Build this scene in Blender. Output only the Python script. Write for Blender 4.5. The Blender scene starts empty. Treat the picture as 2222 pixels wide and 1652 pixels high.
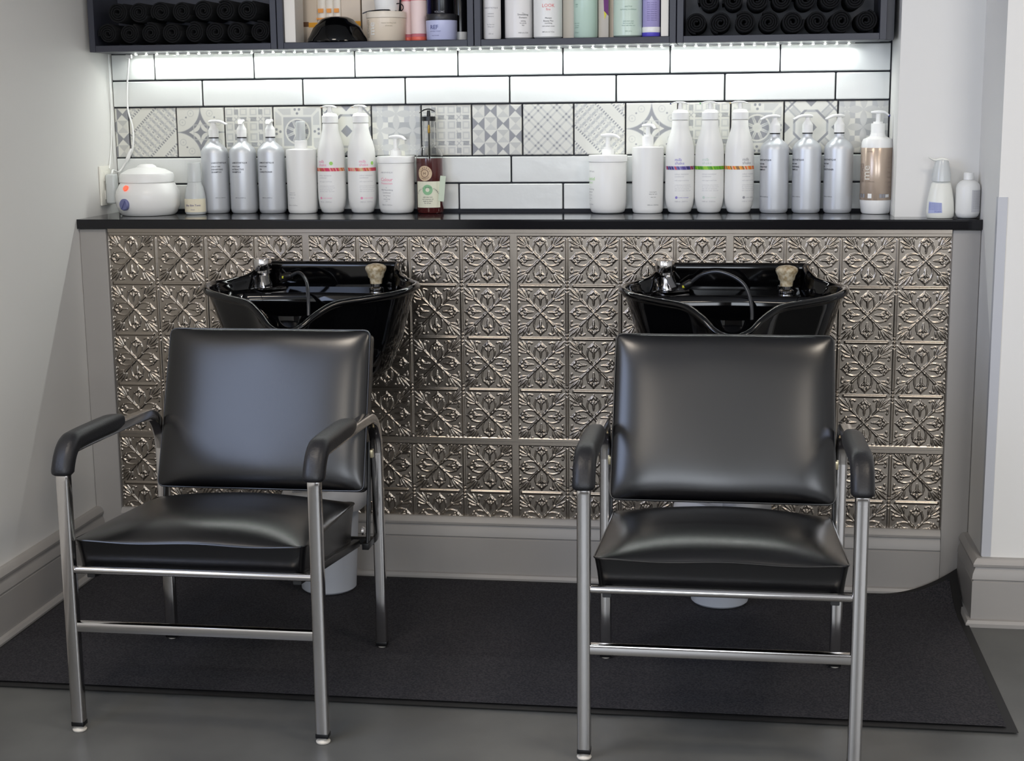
import bpy, bmesh, math, random
import numpy as np
from mathutils import Vector, Matrix
random.seed(7); PI = math.pi
S = bpy.context.scene; C = S.collection

# ------------------------------------------------------------ camera, exposure, lights
S.view_settings.view_transform = 'Standard'; S.view_settings.look = 'None'
S.view_settings.gamma = 1; S.view_settings.use_curve_mapping = False
S.view_settings.exposure = 0.33
S.cycles.max_bounces = 8; S.cycles.diffuse_bounces = 4; S.cycles.glossy_bounces = 4
S.cycles.transmission_bounces = 8; S.cycles.use_denoising = True
S.cycles.sample_clamp_indirect = 6; S.cycles.caustics_reflective = False; S.cycles.caustics_refractive = False

def make_camera():
    yaw, pitch, roll = -.142855, .179896, -.010281
    cy, sy, cp, sp = math.cos(yaw), math.sin(yaw), math.cos(pitch), math.sin(pitch)
    f = Vector((sy*cp, cy*cp, -sp)); r = Vector((cy, -sy, 0)); u = r.cross(f)
    cr, sr = math.cos(roll), math.sin(roll)
    r, u = cr*r + sr*u, -sr*r + cr*u
    cam = bpy.data.cameras.new('camera'); cam.lens = 3258.12/2222*36; cam.sensor_width = 36
    cam.sensor_fit = 'HORIZONTAL'; cam.clip_start = .05
    o = bpy.data.objects.new('camera', cam); C.objects.link(o)
    m = Matrix((r, u, -f)).transposed().to_4x4(); m.translation = Vector((1.81976, -4.2330, 1.37306))
    o.matrix_world = m; S.camera = o
make_camera()

w = bpy.data.worlds.new('world'); S.world = w; w.use_nodes = True
bg = w.node_tree.nodes['Background']; bg.inputs[0].default_value = (.75, .85, 1, 1); bg.inputs[1].default_value = .25

def area(name, loc, rot, sx, sy, power, col, spread=180):
    l = bpy.data.lights.new(name, 'AREA'); l.shape = 'RECTANGLE'; l.size = sx; l.size_y = sy
    l.energy = power; l.color = col; l.spread = math.radians(spread)
    o = bpy.data.objects.new(name, l); o.location = loc; o.rotation_euler = rot; C.objects.link(o); return o
# daylight through the shop windows behind the camera (at the street end of the room)
area('window_daylight', (-.02, -2.55, 1.65), (0, -PI/2, 0), 1.2, 1.5, 25, (.55, .68, 1.0))
area('window_daylight', (1.2, -6.95, 1.7), (PI/2, 0, 0), 1.6, 1.5, 48, (.86, .92, 1.0))
area('window_daylight', (3.7, -6.95, 1.7), (PI/2, 0, 0), 1.6, 1.5, 48, (.90, .94, 1.0))
# ceiling lamps of the salon
for x, y in ((.7, -2.0), (2.9, -2.0), (.9, -4.6), (3.0, -4.6)):
    area('ceiling_lamp', (x, y, 2.66), (0, 0, 0), .5, .5, 15, (1.0, .88, .74))

# ------------------------------------------------------------ materials
def srgb(r, g, b):
    f = lambda c: ((c/255+.055)/1.055)**2.4 if c > 10 else c/255/12.92
    return (f(r), f(g), f(b), 1)
MATS = {}
def pm(name, rgb, rough=.5, metal=0, coat=0, bump=None, noise=None, trans=0, emit=None, ior=1.45, spec=None):
    if name in MATS: return MATS[name]
    m = bpy.data.materials.new(name); m.use_nodes = True; nt = m.node_tree; b = nt.nodes['Principled BSDF']
    col = srgb(*rgb); b.inputs['Base Color'].default_value = col
    b.inputs['Roughness'].default_value = rough; b.inputs['Metallic'].default_value = metal
    b.inputs['Coat Weight'].default_value = coat; b.inputs['Coat Roughness'].default_value = .08
    b.inputs['IOR'].default_value = ior; b.inputs['Transmission Weight'].default_value = trans
    if spec is not None: b.inputs['Specular IOR Level'].default_value = spec
    tc = nt.nodes.new('ShaderNodeTexCoord')
    if bump:
        sc, st, dist = bump
        n = nt.nodes.new('ShaderNodeTexNoise'); n.inputs['Scale'].default_value = sc; n.inputs['Detail'].default_value = 4
        bp = nt.nodes.new('ShaderNodeBump'); bp.inputs['Strength'].default_value = st; bp.inputs['Distance'].default_value = dist
        nt.links.new(tc.outputs['Object'], n.inputs['Vector']); nt.links.new(n.outputs['Fac'], bp.inputs['Height'])
        nt.links.new(bp.outputs['Normal'], b.inputs['Normal'])
    if noise:
        sc, rgb2 = noise[:2]
        n = nt.nodes.new('ShaderNodeTexNoise'); n.inputs['Scale'].default_value = sc; n.inputs['Detail'].default_value = 5
        r = nt.nodes.new('ShaderNodeValToRGB'); r.color_ramp.elements[0].position = .38; r.color_ramp.elements[1].position = .62
        r.color_ramp.elements[0].color = col; r.color_ramp.elements[1].color = srgb(*rgb2)
        nt.links.new(tc.outputs['Object'], n.inputs['Vector']); nt.links.new(n.outputs['Fac'], r.inputs['Fac'])
        nt.links.new(r.outputs['Color'], b.inputs['Base Color'])
    if emit:
        b.inputs['Emission Color'].default_value = srgb(*emit[0]); b.inputs['Emission Strength'].default_value = emit[1]
    MATS[name] = m; return m
wallpaint = pm('white wall paint', (226, 225, 222), .6, bump=(60, .05, .002))
greypaint = pm('grey satin trim paint', (158, 155, 152), .4, bump=(40, .04, .002))
white_pl = pm('white plastic', (240, 240, 238), .28)
chrome = pm('chrome', (205, 202, 200), .13, 1)
leather = pm('black vinyl upholstery', (6, 6, 8), .27, bump=(500, .05, .0004), ior=1.6)
blackgloss = pm('black glossy acrylic', (4, 4, 5), .06)
blackpl = pm('black plastic', (14, 14, 16), .35)
printblack = pm('black print', (70, 70, 76), .6)
printgrey = pm('grey print', (150, 150, 155), .6)

# ------------------------------------------------------------ geometry helpers
def setp(o, label=None, cat=None, group=None, kind=None):
    if label: o['label'] = label
    if cat: o['category'] = cat
    if group: o['group'] = group
    if kind: o['kind'] = kind
    return o
def mkobj(name, bm, mat, parent=None, smooth=True, recalc=True, loc=None, auto=None):
    me = bpy.data.meshes.new(name)
    if recalc: bmesh.ops.recalc_face_normals(bm, faces=bm.faces)
    bm.to_mesh(me); bm.free()
    for m in (mat if isinstance(mat, (list, tuple)) else [mat]): me.materials.append(m)
    o = bpy.data.objects.new(name, me); C.objects.link(o)
    if smooth:
        me.polygons.foreach_set('use_smooth', [True]*len(me.polygons))
        if auto is not False: me.set_sharp_from_angle(angle=math.radians(auto or 38))
    if parent: o.parent = parent
    if loc: o.location = loc
    return o
def thing(name, label, cat, loc=(0, 0, 0), rz=0, group=None):
    o = bpy.data.objects.new(name, None); C.objects.link(o); o.location = loc; o.rotation_euler = (0, 0, rz)
    o.empty_display_size = .05
    return setp(o, label, cat, group)
def struct(name, bm, mat, parent=None, **k):
    o = mkobj(name, bm, mat, parent, **k)
    if not parent: o['kind'] = 'structure'
    return o
def B(): return bmesh.new()
def box(bm, x0, x1, y0, y1, z0, z1, r=0, seg=2, rot=None):
    ret = bmesh.ops.create_cube(bm, size=1)
    vs = ret['verts']
    m = Matrix.Translation(((x0+x1)/2, (y0+y1)/2, (z0+z1)/2)) @ Matrix.Diagonal((x1-x0, y1-y0, z1-z0, 1))
    bmesh.ops.transform(bm, matrix=m, verts=vs)
    if r:
        es = list({e for v in vs for e in v.link_edges})
        rr = bmesh.ops.bevel(bm, geom=es, offset=r, segments=seg, profile=.5, affect='EDGES', clamp_overlap=True)
        vs = list({v for v in rr['verts']} | {v for v in vs if v.is_valid})
    if rot is not None: bmesh.ops.transform(bm, matrix=rot, verts=[v for v in vs if v.is_valid])
    return vs
def lathe(bm, prof, n=32, c=(0, 0, 0), sx=1, sy=1, axis=None, closed=False):
    """prof: list of (r, z); r=0 at an end closes it"""
    rings = []
    for r, z in prof:
        if r < 1e-6: rings.append([bm.verts.new((c[0], c[1], c[2]+z))])
        else: rings.append([bm.verts.new((c[0]+sx*r*math.cos(2*PI*i/n), c[1]+sy*r*math.sin(2*PI*i/n), c[2]+z)) for i in range(n)])
    for a, b in zip(rings, rings[1:]):
        for i in range(n):
            j = (i+1) % n
            if len(a) == 1 and len(b) == 1: continue
            if len(a) == 1: bm.faces.new((a[0], b[i], b[j]))
            elif len(b) == 1: bm.faces.new((a[i], a[j], b[0]))
            else: bm.faces.new((a[i], a[j], b[j], b[i]))
    vs = [v for r in rings for v in r]
    if axis is not None: bmesh.ops.transform(bm, matrix=axis, verts=vs)
    return vs
def smooth_path(pts, k=6):
    pts = [Vector(p) for p in pts]; out = []
    P = [pts[0]*2-pts[1]] + pts + [pts[-1]*2-pts[-2]]
    for i in range(1, len(P)-2):
        a, b, c, d = P[i-1:i+3]
        for j in range(k):
            t = j/k
            out.append(.5*((2*b)+(c-a)*t+(2*a-5*b+4*c-d)*t*t+(3*b-a-3*c+d)*t**3))
    out.append(pts[-1]); return out
def sweep(bm, pts, sect, up=Vector((1, 0, 0)), scale=None):
    """sweep a closed 2D section along pts; section x axis follows 'up'"""
    pts = [Vector(p) for p in pts]; rings = []
    prev = None
    for i, p in enumerate(pts):
        t = (pts[min(i+1, len(pts)-1)] - pts[max(i-1, 0)]).normalized()
        if prev is None:
            a = up - t*up.dot(t)
            if a.length < 1e-4: a = Vector((0, 1, 0)) - t*t.y
        else: a = prev - t*prev.dot(t)
        a.normalize(); b = t.cross(a); prev = a
        s = scale[i] if scale else 1
        rings.append([bm.verts.new(p + a*x*s + b*y*s) for x, y in sect])
    n = len(sect)
    for r0, r1 in zip(rings, rings[1:]):
        for i in range(n): bm.faces.new((r0[i], r0[(i+1) % n], r1[(i+1) % n], r1[i]))
    bm.faces.new(rings[0]); bm.faces.new(list(reversed(rings[-1])))
def circ(r, n=12, ry=None): return [(r*math.cos(2*PI*i/n), (ry or r)*math.sin(2*PI*i/n)) for i in range(n)]
def rrect(w, h, r, n=3):
    out = []
    for cx, cy, a0 in ((w/2-r, h/2-r, 0), (-w/2+r, h/2-r, PI/2), (-w/2+r, -h/2+r, PI), (w/2-r, -h/2+r, 1.5*PI)):
        for i in range(n+1): out.append((cx+r*math.cos(a0+PI/2*i/n), cy+r*math.sin(a0+PI/2*i/n)))
    return out
def tube(bm, pts, r, n=12): sweep(bm, pts, circ(r, n))
def prism(bm, poly, z0, z1):
    a = [bm.verts.new((x, y, z0)) for x, y in poly]; b = [bm.verts.new((x, y, z1)) for x, y in poly]
    n = len(poly)
    for i in range(n): bm.faces.new((a[i], a[(i+1) % n], b[(i+1) % n], b[i]))
    bm.faces.new(a); bm.faces.new(b)
def grid_mesh(name, X, Y, Z, mat, parent=None, color=None, smooth=True):
    h, wd = X.shape
    me = bpy.data.meshes.new(name)
    co = np.stack([X, Y, Z], -1).reshape(-1, 3).astype(np.float32)
    idx = np.arange(h*wd).reshape(h, wd)
    q = np.stack([idx[:-1, :-1], idx[:-1, 1:], idx[1:, 1:], idx[1:, :-1]], -1).reshape(-1, 4)
    me.vertices.add(len(co)); me.vertices.foreach_set('co', co.ravel())
    me.loops.add(q.size); me.loops.foreach_set('vertex_index', q.ravel().astype(np.int32))
    me.polygons.add(len(q)); me.polygons.foreach_set('loop_start', (np.arange(len(q))*4).astype(np.int32))
    me.update(calc_edges=True)
    if smooth: me.polygons.foreach_set('use_smooth', [True]*len(q))
    if color is not None:
        a = me.color_attributes.new('pattern', 'FLOAT_COLOR', 'POINT')
        c = np.concatenate([color.reshape(-1, 3), np.ones((len(co), 1))], 1).astype(np.float32)
        a.data.foreach_set('color', c.ravel())
    me.materials.append(mat)
    o = bpy.data.objects.new(name, me); C.objects.link(o)
    if parent: o.parent = parent
    return o
def profile_run(bm, path, prof):
    """extrude a (out, z) profile along a floor path; 'out' is to the left of the path direction"""
    path = [Vector(p) for p in path]; rings = []
    for i, p in enumerate(path):
        ns = []
        if i > 0: d = (path[i]-path[i-1]).normalized(); ns.append(Vector((-d.y, d.x)))
        if i < len(path)-1: d = (path[i+1]-path[i]).normalized(); ns.append(Vector((-d.y, d.x)))
        n = sum(ns, Vector((0, 0))); n = n/len(ns); n = n/n.length_squared if n.length > 0 else n
        rings.append([bm.verts.new((p.x+n.x*o, p.y+n.y*o, z)) for o, z in prof])
    k = len(prof)
    for a, b in zip(rings, rings[1:]):
        for i in range(k): bm.faces.new((a[i], a[(i+1) % k], b[(i+1) % k], b[i]))
    bm.faces.new(rings[0]); bm.faces.new(rings[-1])
# text
def text_bm(bm, s, size, place, bold=0, align='CENTER', spacing=1.0):
    cu = bpy.data.curves.new('t', 'FONT'); cu.body = s; cu.size = size; cu.align_x = align; cu.offset = bold; cu.space_character = spacing
    cu.resolution_u = 2
    o = bpy.data.objects.new('t', cu); C.objects.link(o)
    dg = bpy.context.evaluated_depsgraph_get(); me = o.evaluated_get(dg).to_mesh()
    vs = [bm.verts.new(place(v.co.x, v.co.y)) for v in me.vertices]
    for p in me.polygons:
        try: bm.faces.new([vs[i] for i in p.vertices])
        except ValueError: pass
    bpy.data.objects.remove(o); bpy.data.curves.remove(cu)
def on_cyl(R, ang, z, sy=1.0, e=.0004):
    """place flat (x,y) on an upright cylinder; ang = 0 faces the camera side (-Y), positive to the right"""
    def f(x, y):
        a = ang + x/R
        return ((R+e)*math.sin(a), -(R*sy+e)*math.cos(a), z+y)
    return f
def on_flat(x0, y, z0): return lambda x, yy: (x0+x, y, z0+yy)
def band(bm, R, z0, z1, a0, a1, n=24, e=.0003, sy=1.0):
    f = on_cyl(R, 0, 0, sy, e); prev = None
    for i in range(n+1):
        a = a0+(a1-a0)*i/n
        p = f(a*R, z0); q = f(a*R, z1)
        cur = (bm.verts.new(p), bm.verts.new(q))
        if prev: bm.faces.new((prev[0], cur[0], cur[1], prev[1]))
        prev = cur

# ------------------------------------------------------------ room shell
XL, XR, YT, CT = -.075, 2.505, .30, 1.062
bm = B(); box(bm, -.3, 5.2, -7.2, .5, -.05, 0)
floor_m = pm('grey vinyl floor', (80, 81, 80), .38, bump=(6, .05, .01), noise=(4, (92, 93, 91)))
struct('floor', bm, floor_m)
bm = B(); box(bm, -.3, 5.2, -7.2, .5, 2.7, 2.75); struct('ceiling', bm, wallpaint)
bm = B(); box(bm, XL-.1, XL, -7.2, .5, 0, 2.7); struct('wall_left', bm, wallpaint)
bm = B(); prism(bm, [(2.283, .5), (2.283, .08), (XR, .08), (XR, -.25), (5.2, -.25), (5.2, .5)], 0, 2.7); struct('wall_right', bm, wallpaint)
bm = B(); box(bm, 5.1, 5.2, -7.2, -.25, 0, 2.7); struct('wall_far_right', bm, wallpaint)
bm = B()
for a in ((XL, .35, 0, 2.7), (2.05, 2.85, 0, 2.7), (4.55, 5.1, 0, 2.7), (.35, 2.05, 0, .9), (.35, 2.05, 2.5, 2.7), (2.85, 4.55, 0, .9), (2.85, 4.55, 2.5, 2.7)):
    box(bm, a[0], a[1], -7.15, -7.05, a[2], a[3])
struct('wall_front', bm, pm('dark salon wall', (96, 90, 84), .6))
grout = pm('dark grout', (42, 44, 50), .8)
bm = B(); box(bm, XL, 2.283, YT, YT+.1, 0, 2.7); wb = struct('wall_back', bm, grout)
bm = B(); prism(bm, [(XL, YT), (XL, .002), (XR, .002), (XR, .08), (2.283, .08), (2.283, YT)], 0, 1.034)
hw = struct('wall_half', bm, greypaint)
# subway tiles
tile_m = pm('glazed white tile', (222, 224, 222), .2, bump=(9, .35, .006))
rows = [(1.466, 1.547, [XL] + [.065+.3165*i for i in range(7)] + [2.281]),
        (1.385, 1.465, [XL] + [.215+.3185*i for i in range(7)] + [2.281]),
        (1.149, 1.230, [XL] + [1.173+.318*i for i in range(-3, 4)] + [2.281]),
        (1.068, 1.148, [XL] + [1.012+.318*i for i in range(-3, 4)] + [2.281])]
rows[0] = (rows[0][0], rows[0][1], rows[0][2][:-2]+[1.966-.0, 2.281])
bm = B()
for z0, z1, xs in rows:
    for a, b in zip(xs, xs[1:]):
        if b-a < .03: continue
        j = random.uniform(-.0012, .0012)
        box(bm, a+.0022, b-.0022, YT-.008+j, YT+.002, z0+.0022, z1-.0016, r=.0028, seg=2)
mkobj('subway_tile', bm, tile_m, wb, smooth=False)
# patterned tiles
L_, M_, K_, D_ = (np.array(srgb(*c)[:3]) for c in ((214, 213, 205), (193, 193, 189), (172, 173, 173), (138, 139, 143)))
def pat(kind, u, v):
    """u right, v up in 0..1 -> (n,3) colours"""
    out = np.broadcast_to(L_, u.shape+(3,)).copy()
    def put(mask, c): out[mask] = c
    if kind == 'tri':
        i, j = np.floor(u*4), np.floor(v*4); p, q = u*4-i, v*4-j
        lr = np.abs(p-.5) > np.abs(q-.5); even = (i+j) % 2 == 0
        put(even & lr, D_); put(~even & ~lr & (q < .5), M_); put(~even & ~lr & (q >= .5), M_*.93)
        put(~even & lr & (p > .5), L_*.93); d = np.abs(((u+v)*2) % 1-.5); put(d < .03, D_)
    elif kind in ('lat', 'lat2'):
        if kind == 'lat2': u = 1-u
        s, t = (u+v), (v-u)
        a, b = (s*6) % 1, (t*5.2+.5) % 1
        lens = np.abs(t) < .36; lens |= np.abs(t) > .78
        e1 = ((a-.5)/.22)**2+((b-.5)/.42)**2 < 1; put(lens & e1, K_*1.08)
        e2 = ((a-.5)/.42)**2+((b)/.16)**2 < 1; e2 |= ((a-.5)/.42)**2+((b-1)/.16)**2 < 1; put(lens & e2, M_)
        dk = (np.abs(a-.02) < .12) & (np.abs(b-.5) < .16) & (np.floor(s*6) % 2 == 0); put(lens & dk, D_)
        for c in (-.74, -.42, .42, .74):
            put((np.abs(t-c) < .035) & ((s*13) % 1 < .5), D_)
        put((np.abs(np.abs(t)-.38) < .008), M_)
    elif kind == 'star':
        U, V = np.minimum(u, 1-u), np.minimum(v, 1-v)
        r1, r2 = np.hypot(U, V), np.hypot(U-.07, V-.07)
        put((r1 > .49) & (r1 < .50), K_); put((r1 > .50) & (r2 < .465), D_)
        du, dv = np.abs(u-.5), np.abs(v-.5)
        put((np.maximum(du, dv) > .14) & (np.maximum(du, dv) < .155) & (r1 > .5), M_)
        put(np.sqrt(du)+np.sqrt(dv) < .42, D_)
        for cx, cy in ((.3, .12), (.12, .3)):
            d = np.hypot(U-cx, V-cy); put((d > .055) & (d < .07), M_); put(d < .018, M_)
        put(np.hypot(U-.2, V-.2) < .018, D_)
        put(((du < .006) & (V < .02)) | ((dv < .006) & (U < .02)), K_)
    elif kind == 'sq':
        def cell(t):
            c = np.array([0, .2, .29, .5, .71, .8, 1.0]); k = np.searchsorted(c, t, 'right')-1; k = np.clip(k, 0, 5)
            return k, (t-c[k])/(c[k+1]-c[k])
        ku, pu = cell(u); kv, pv = cell(v); nu, nv = (ku == 1) | (ku == 4), (kv == 1) | (kv == 4)
        m = np.maximum(np.abs(pu-.5), np.abs(pv-.5)); full = ~nu & ~nv
        put(full & (m < .36) & (m > .22), M_); put(full & (m <= .22), L_*.97)
        put(nu & ~nv & (np.abs(pv-.5) < .28), K_*.85); put(nv & ~nu & (np.abs(pu-.5) < .28+.1*np.abs(pv-.5)), K_*.8)
        put(nu & nv & (np.abs(np.abs(pu-.5)-np.abs(pv-.5)) < .12), K_)
        d = np.abs((pu+pv-1)); put((nu | nv) & (d < .07), K_)
    elif kind == 'wheel':
        x, y = u-.5, v-.5; r, a = np.hypot(x, y), np.arctan2(y, x)
        sp = np.abs(((a/(2*PI)*8+.5) % 1)-.5); put((r > .09) & (r < .23) & (sp < .36) & (sp < (r*1.9)), D_)
        put((r > .09) & (r < .23) & (sp > .40), K_)
        du, dv = np.abs(x), np.abs(y)
        put((r > .26) & (np.maximum(du, dv) < .29), K_)
        mx, mn = np.maximum(du, dv), np.minimum(du, dv)
        put((mx > .33) & (mx < .46) & (mn > .13) & (mn < .40) & (mx-mn > .035), M_)
        for dd in ((0, .36), (.045, .44), (-.045, .44)):
            put(np.hypot(mn-abs(dd[0]), mx-dd[1]) < .026, D_)
    elif kind == 'oct':
        du, dv = np.abs(u-.5), np.abs(v-.5); o = np.maximum(np.maximum(du, dv), (du+dv)/1.38)
        put(du+dv < .12, D_); put((o > .29) & (o < .335) & (du+dv > .40), D_); put((o > .29) & (o < .335) & (du+dv <= .40), K_)
        U, V = .5-du, .5-dv
        put((np.abs(du-dv) < .06) & (du+dv > .47) & (du+dv < .74), M_*.95); put((np.abs(du-dv) > .06) & (np.abs(du-dv) < .10) & (du+dv > .47), K_)
        put((U+dv < .11) | (V+du < .11), D_); put((np.abs(du+dv-.80) < .025), D_)
    elif kind == 'circ':
        p = 1/3; cu, cv = u/p, v/p; n = np.zeros_like(u)
        iu, iv = np.floor(cu), np.floor(cv)
        for a in (0, 1):
            for b in (0, 1): n += np.hypot(cu-iu-a, cv-iv-b) < .707
        put(n >= 2, M_); put((n < 2) & ((iu+2*iv) % 3 == 1), L_); 
        k = (iu.astype(int)+iv.astype(int)) % 2; put((n < 2) & (k == 0) & (np.abs(cu-iu-.5)+np.abs(cv-iv-.5) > .3), K_*1.1)
        put((n < 2) & (iv == 1) & (iu != 0), K_*.9)
    else:
        a, b = ((u+v)*2.7) % 1, ((u-v)*2.7) % 1
        f = lambda t: (t > .10) & (t < .24) | (t > .42) & (t < .56)
        A, Bb = f(a), f(b); put(A ^ Bb, M_*1.02); put(A & Bb, D_)
    return out
seq = ['lat', 'star', 'sq', 'wheel', 'oct', 'circ', 'sq', 'tri', 'diag', 'lat2', 'star', 'sq', 'wheel', 'oct', 'circ']
pat_m = bpy.data.materials.new('patterned cement tile'); pat_m.use_nodes = True
_a = pat_m.node_tree.nodes.new('ShaderNodeVertexColor'); _a.layer_name = 'pattern'
_b = pat_m.node_tree.nodes['Principled BSDF']; _b.inputs['Roughness'].default_value = .3
pat_m.node_tree.links.new(_a.outputs['Color'], _b.inputs['Base Color'])
def pat_tile(x0, x1, kind, u0=0.0, N=110):
    wd = .1545
    n = max(8, int(N*(x1-x0)/wd)); us = np.linspace(0, 1, n); vs = np.linspace(0, 1, N)
    U, V = np.meshgrid(us, vs); uu = u0+(1-u0)*U if u0 else U
    col = 0
    for dx, dy in ((-.25, -.25), (.25, -.25), (-.25, .25), (.25, .25)):
        col = col+pat(kind, np.clip(uu+dx/N, 0, .999), np.clip(V+dy/N, 0, .999))
    X = x0+.0016+(x1-x0-.0032)*U; Z = 1.2316+(.1515)*V
    ed = np.minimum(np.minimum(U*(x1-x0), (1-U)*(x1-x0)), np.minimum(V, 1-V)*.1515)
    Y = YT-.007+np.where(ed <= 1e-6, .009, np.where(ed < .0025, .0008, 0))
    grid_mesh('patterned_tile', X, Y, Z, pat_m, wb, col/4)
pat_tile(XL, -.028, 'tri', .7)
for i, k in enumerate(seq): pat_tile(-.028+.1545*i, min(-.028+.1545*(i+1), 2.281), k)

# posts and baseboards
bm = B(); box(bm, XL+.001, .008, -.014, .001, 0, 1.033, r=.002, seg=1); struct('trim_1', bm, greypaint)
bm = B(); box(bm, 2.430, XR-.001, -.014, .001, 0, 1.033, r=.002, seg=1); struct('trim_2', bm, greypaint)
def bb_prof(h=.186, t=.026):
    return [(0, 0), (t+.014, 0), (t+.014, .010), (t+.009, .018), (t, .020), (t, h*.66), (t-.003, h*.67), (t-.003, h*.685), (t+.001, h*.70), (t-.001, h*.78),
            (t-.006, h*.84), (t-.008, h*.87), (t-.002, h*.885), (t-.001, h*.92), (t-.006, h*.97), (t-.012, h), (0, h)]
bm = B(); profile_run(bm, [(2.429, .0), (.009, .0)], bb_prof(.187)); struct('baseboard_back', bm, greypaint, auto=25)
bm = B(); profile_run(bm, [(XL, -.015), (XL, -7.0)], bb_prof(.188)); struct('baseboard_left', bm, greypaint, auto=25)
bm = B(); profile_run(bm, [(5.1, -.25), (XR, -.25), (XR, -.015)], bb_prof(.184)); struct('baseboard_right', bm, greypaint, auto=25)
guard = pm('pale plastic corner guard', (186, 188, 194), .35)
bm = B(); prism(bm, [(XR-.002, -.252), (XR+.022, -.252), (XR+.022, -.25), (XR, -.25), (XR, -.228), (XR-.002, -.228)], .186, 1.136)
struct('trim_3', bm, guard, smooth=False)

# ------------------------------------------------------------ pressed tin panels
def seg_d(U, V, a, b):
    ax, ay = a; bx, by = b; dx, dy = bx-ax, by-ay
    t = np.clip(((U-ax)*dx+(V-ay)*dy)/(dx*dx+dy*dy+1e-9), 0, 1)
    return np.hypot(U-ax-t*dx, V-ay-t*dy), t
def stroke(H, U, V, pts, r0, r1, h, rm=None):
    n = len(pts)-1
    for i in range(n):
        d, t = seg_d(U, V, pts[i], pts[i+1]); s = (i+t)/n
        r = r0+(r1-r0)*s if rm is None else np.where(s < .5, r0+(rm-r0)*s*2, rm+(r1-rm)*(s*2-1))
        r = np.maximum(r, .006)
        np.maximum(H, h*np.sqrt(np.clip(1-(d/r)**2, 0, 1))*np.minimum(1, .35+r/.06), out=H)
def bez(a, b, c, n=8):
    return [((1-t)**2*a[0]+2*t*(1-t)*b[0]+t*t*c[0], (1-t)**2*a[1]+2*t*(1-t)*b[1]+t*t*c[1]) for t in [i/n for i in range(n+1)]]
def tin_cell(N=112):
    g = (np.arange(N)+.5)/N*2-1; U0, V0 = np.meshgrid(g, g); H = np.zeros_like(U0)
    # diagonal stems with leaf sprays, drawn in the first quadrant
    U, V = np.abs(U0), np.abs(V0); h = .0031
    stroke(H, U, V, [(0, 0), (.24, .24)], .034, .036, h); stroke(H, U, V, [(.24, .24), (.5, .5)], .020, .045, h)
    H = np.maximum(H, h*1.1*np.sqrt(np.clip(1-(np.hypot(U-.12, V-.12)/.058)**2, 0, 1)))
    H = np.maximum(H, h*1.1*np.sqrt(np.clip(1-(np.hypot(U-.47, V-.47)/.055)**2, 0, 1)))
    stroke(H, U, V, bez((.56, .56), (.72, .73), (.90, .90)), .016, .008, h, .048)
    for sw in (0, 1):
        f = (lambda p: p) if sw == 0 else (lambda p: (p[1], p[0]))
        stroke(H, U, V, [f(p) for p in bez((.56, .51), (.76, .60), (.91, .70))], .014, .008, h, .036)
        stroke(H, U, V, [f(p) for p in bez((.53, .46), (.70, .42), (.83, .52))], .016, .018, h, .034)
        stroke(H, U, V, [f(p) for p in bez((.82, .51), (.88, .46), (.85, .40))], .036, .014, h*.9)
        stroke(H, U, V, [f(p) for p in bez((.07, .03), (.26, .29), (.50, .24)) + bez((.50, .24), (.70, .20), (.84, .0))], .016, .020, h*.8, .030)
        stroke(H, U, V, [f((.28, 0)), f((.40, 0))], .018, .040, h*.8); stroke(H, U, V, [f((.43, 0)), f((.60, 0))], .035, .035, h, .060)
        stroke(H, U, V, [f((.53, .055)), f((.59, .11))], .030, .036, h*.9); stroke(H, U, V, [f((.70, .09)), f((.75, .05))], .044, .036, h)
        stroke(H, U, V, [f((.67, .17)), f((.66, .19))], .038, .036, h*.9)
        stroke(H, U, V, [f((.78, 0)), f((.88, 0))], .036, .014, h)
        stroke(H, U, V, [f((.34, .82)), f((.42, .86))], .034, .016, h*.8)
    return H
def tin_panel_height(nx, ny, flip=False):
    """whole 4x4 panel, centred cells; returns height field, node-centred"""
    N = 112; cell = tin_cell(N)
    H = np.tile(cell, (ny, nx))
    h, wd = H.shape
    x = (np.arange(wd)+.5)/N; y = (np.arange(h)+.5)/N
    X, Y = np.meshgrid(x, y)
    fx, fy = np.abs(X-np.round(X)), np.abs(Y-np.round(Y)); ex = (np.round(X) > 0) & (np.round(X) < nx); ey = (np.round(Y) > 0) & (np.round(Y) < ny)
    cx, cy = np.abs((X % 1)-.5), np.abs((Y % 1)-.5)
    hb = .0034
    bar = lambda d, l: hb*np.sqrt(np.clip(1-(d/.026)**2, 0, 1))*np.clip((.40-l)/.02, 0, 1)
    H = np.maximum(H, np.where(ey, bar(fy, cx), 0)); H = np.maximum(H, np.where(ex, bar(fx, cy)*.7, 0))
    H = np.maximum(H, np.where(ex & ey, .004*np.sqrt(np.clip(1-((fx**2+fy**2)/.03**2), 0, 1)), 0))
    H = np.maximum(H, np.where(ex, .0035*np.sqrt(np.clip(1-((fx**2+(cy-.43)**2)/.026**2), 0, 1)), 0))
    edge = np.minimum(np.minimum(X, nx-X), np.minimum(Y, ny-Y))
    H = np.where(edge < .075, .0028, H*np.clip((edge-.07)/.02, 0, 1))
    return H
tin = bpy.data.materials.new('pressed tin'); tin.use_nodes = True
_n = tin.node_tree; _b = _n.nodes['Principled BSDF']; _b.inputs['Metallic'].default_value = .92
_b.inputs['Base Color'].default_value = srgb(158, 149, 138); _b.inputs['Roughness'].default_value = .24
_t = _n.nodes.new('ShaderNodeTexCoord'); _x = _n.nodes.new('ShaderNodeTexNoise'); _x.inputs['Scale'].default_value = 5; _x.inputs['Detail'].default_value = 3
_r = _n.nodes.new('ShaderNodeMapRange'); _r.inputs[3].default_value = .18; _r.inputs[4].default_value = .30
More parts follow.
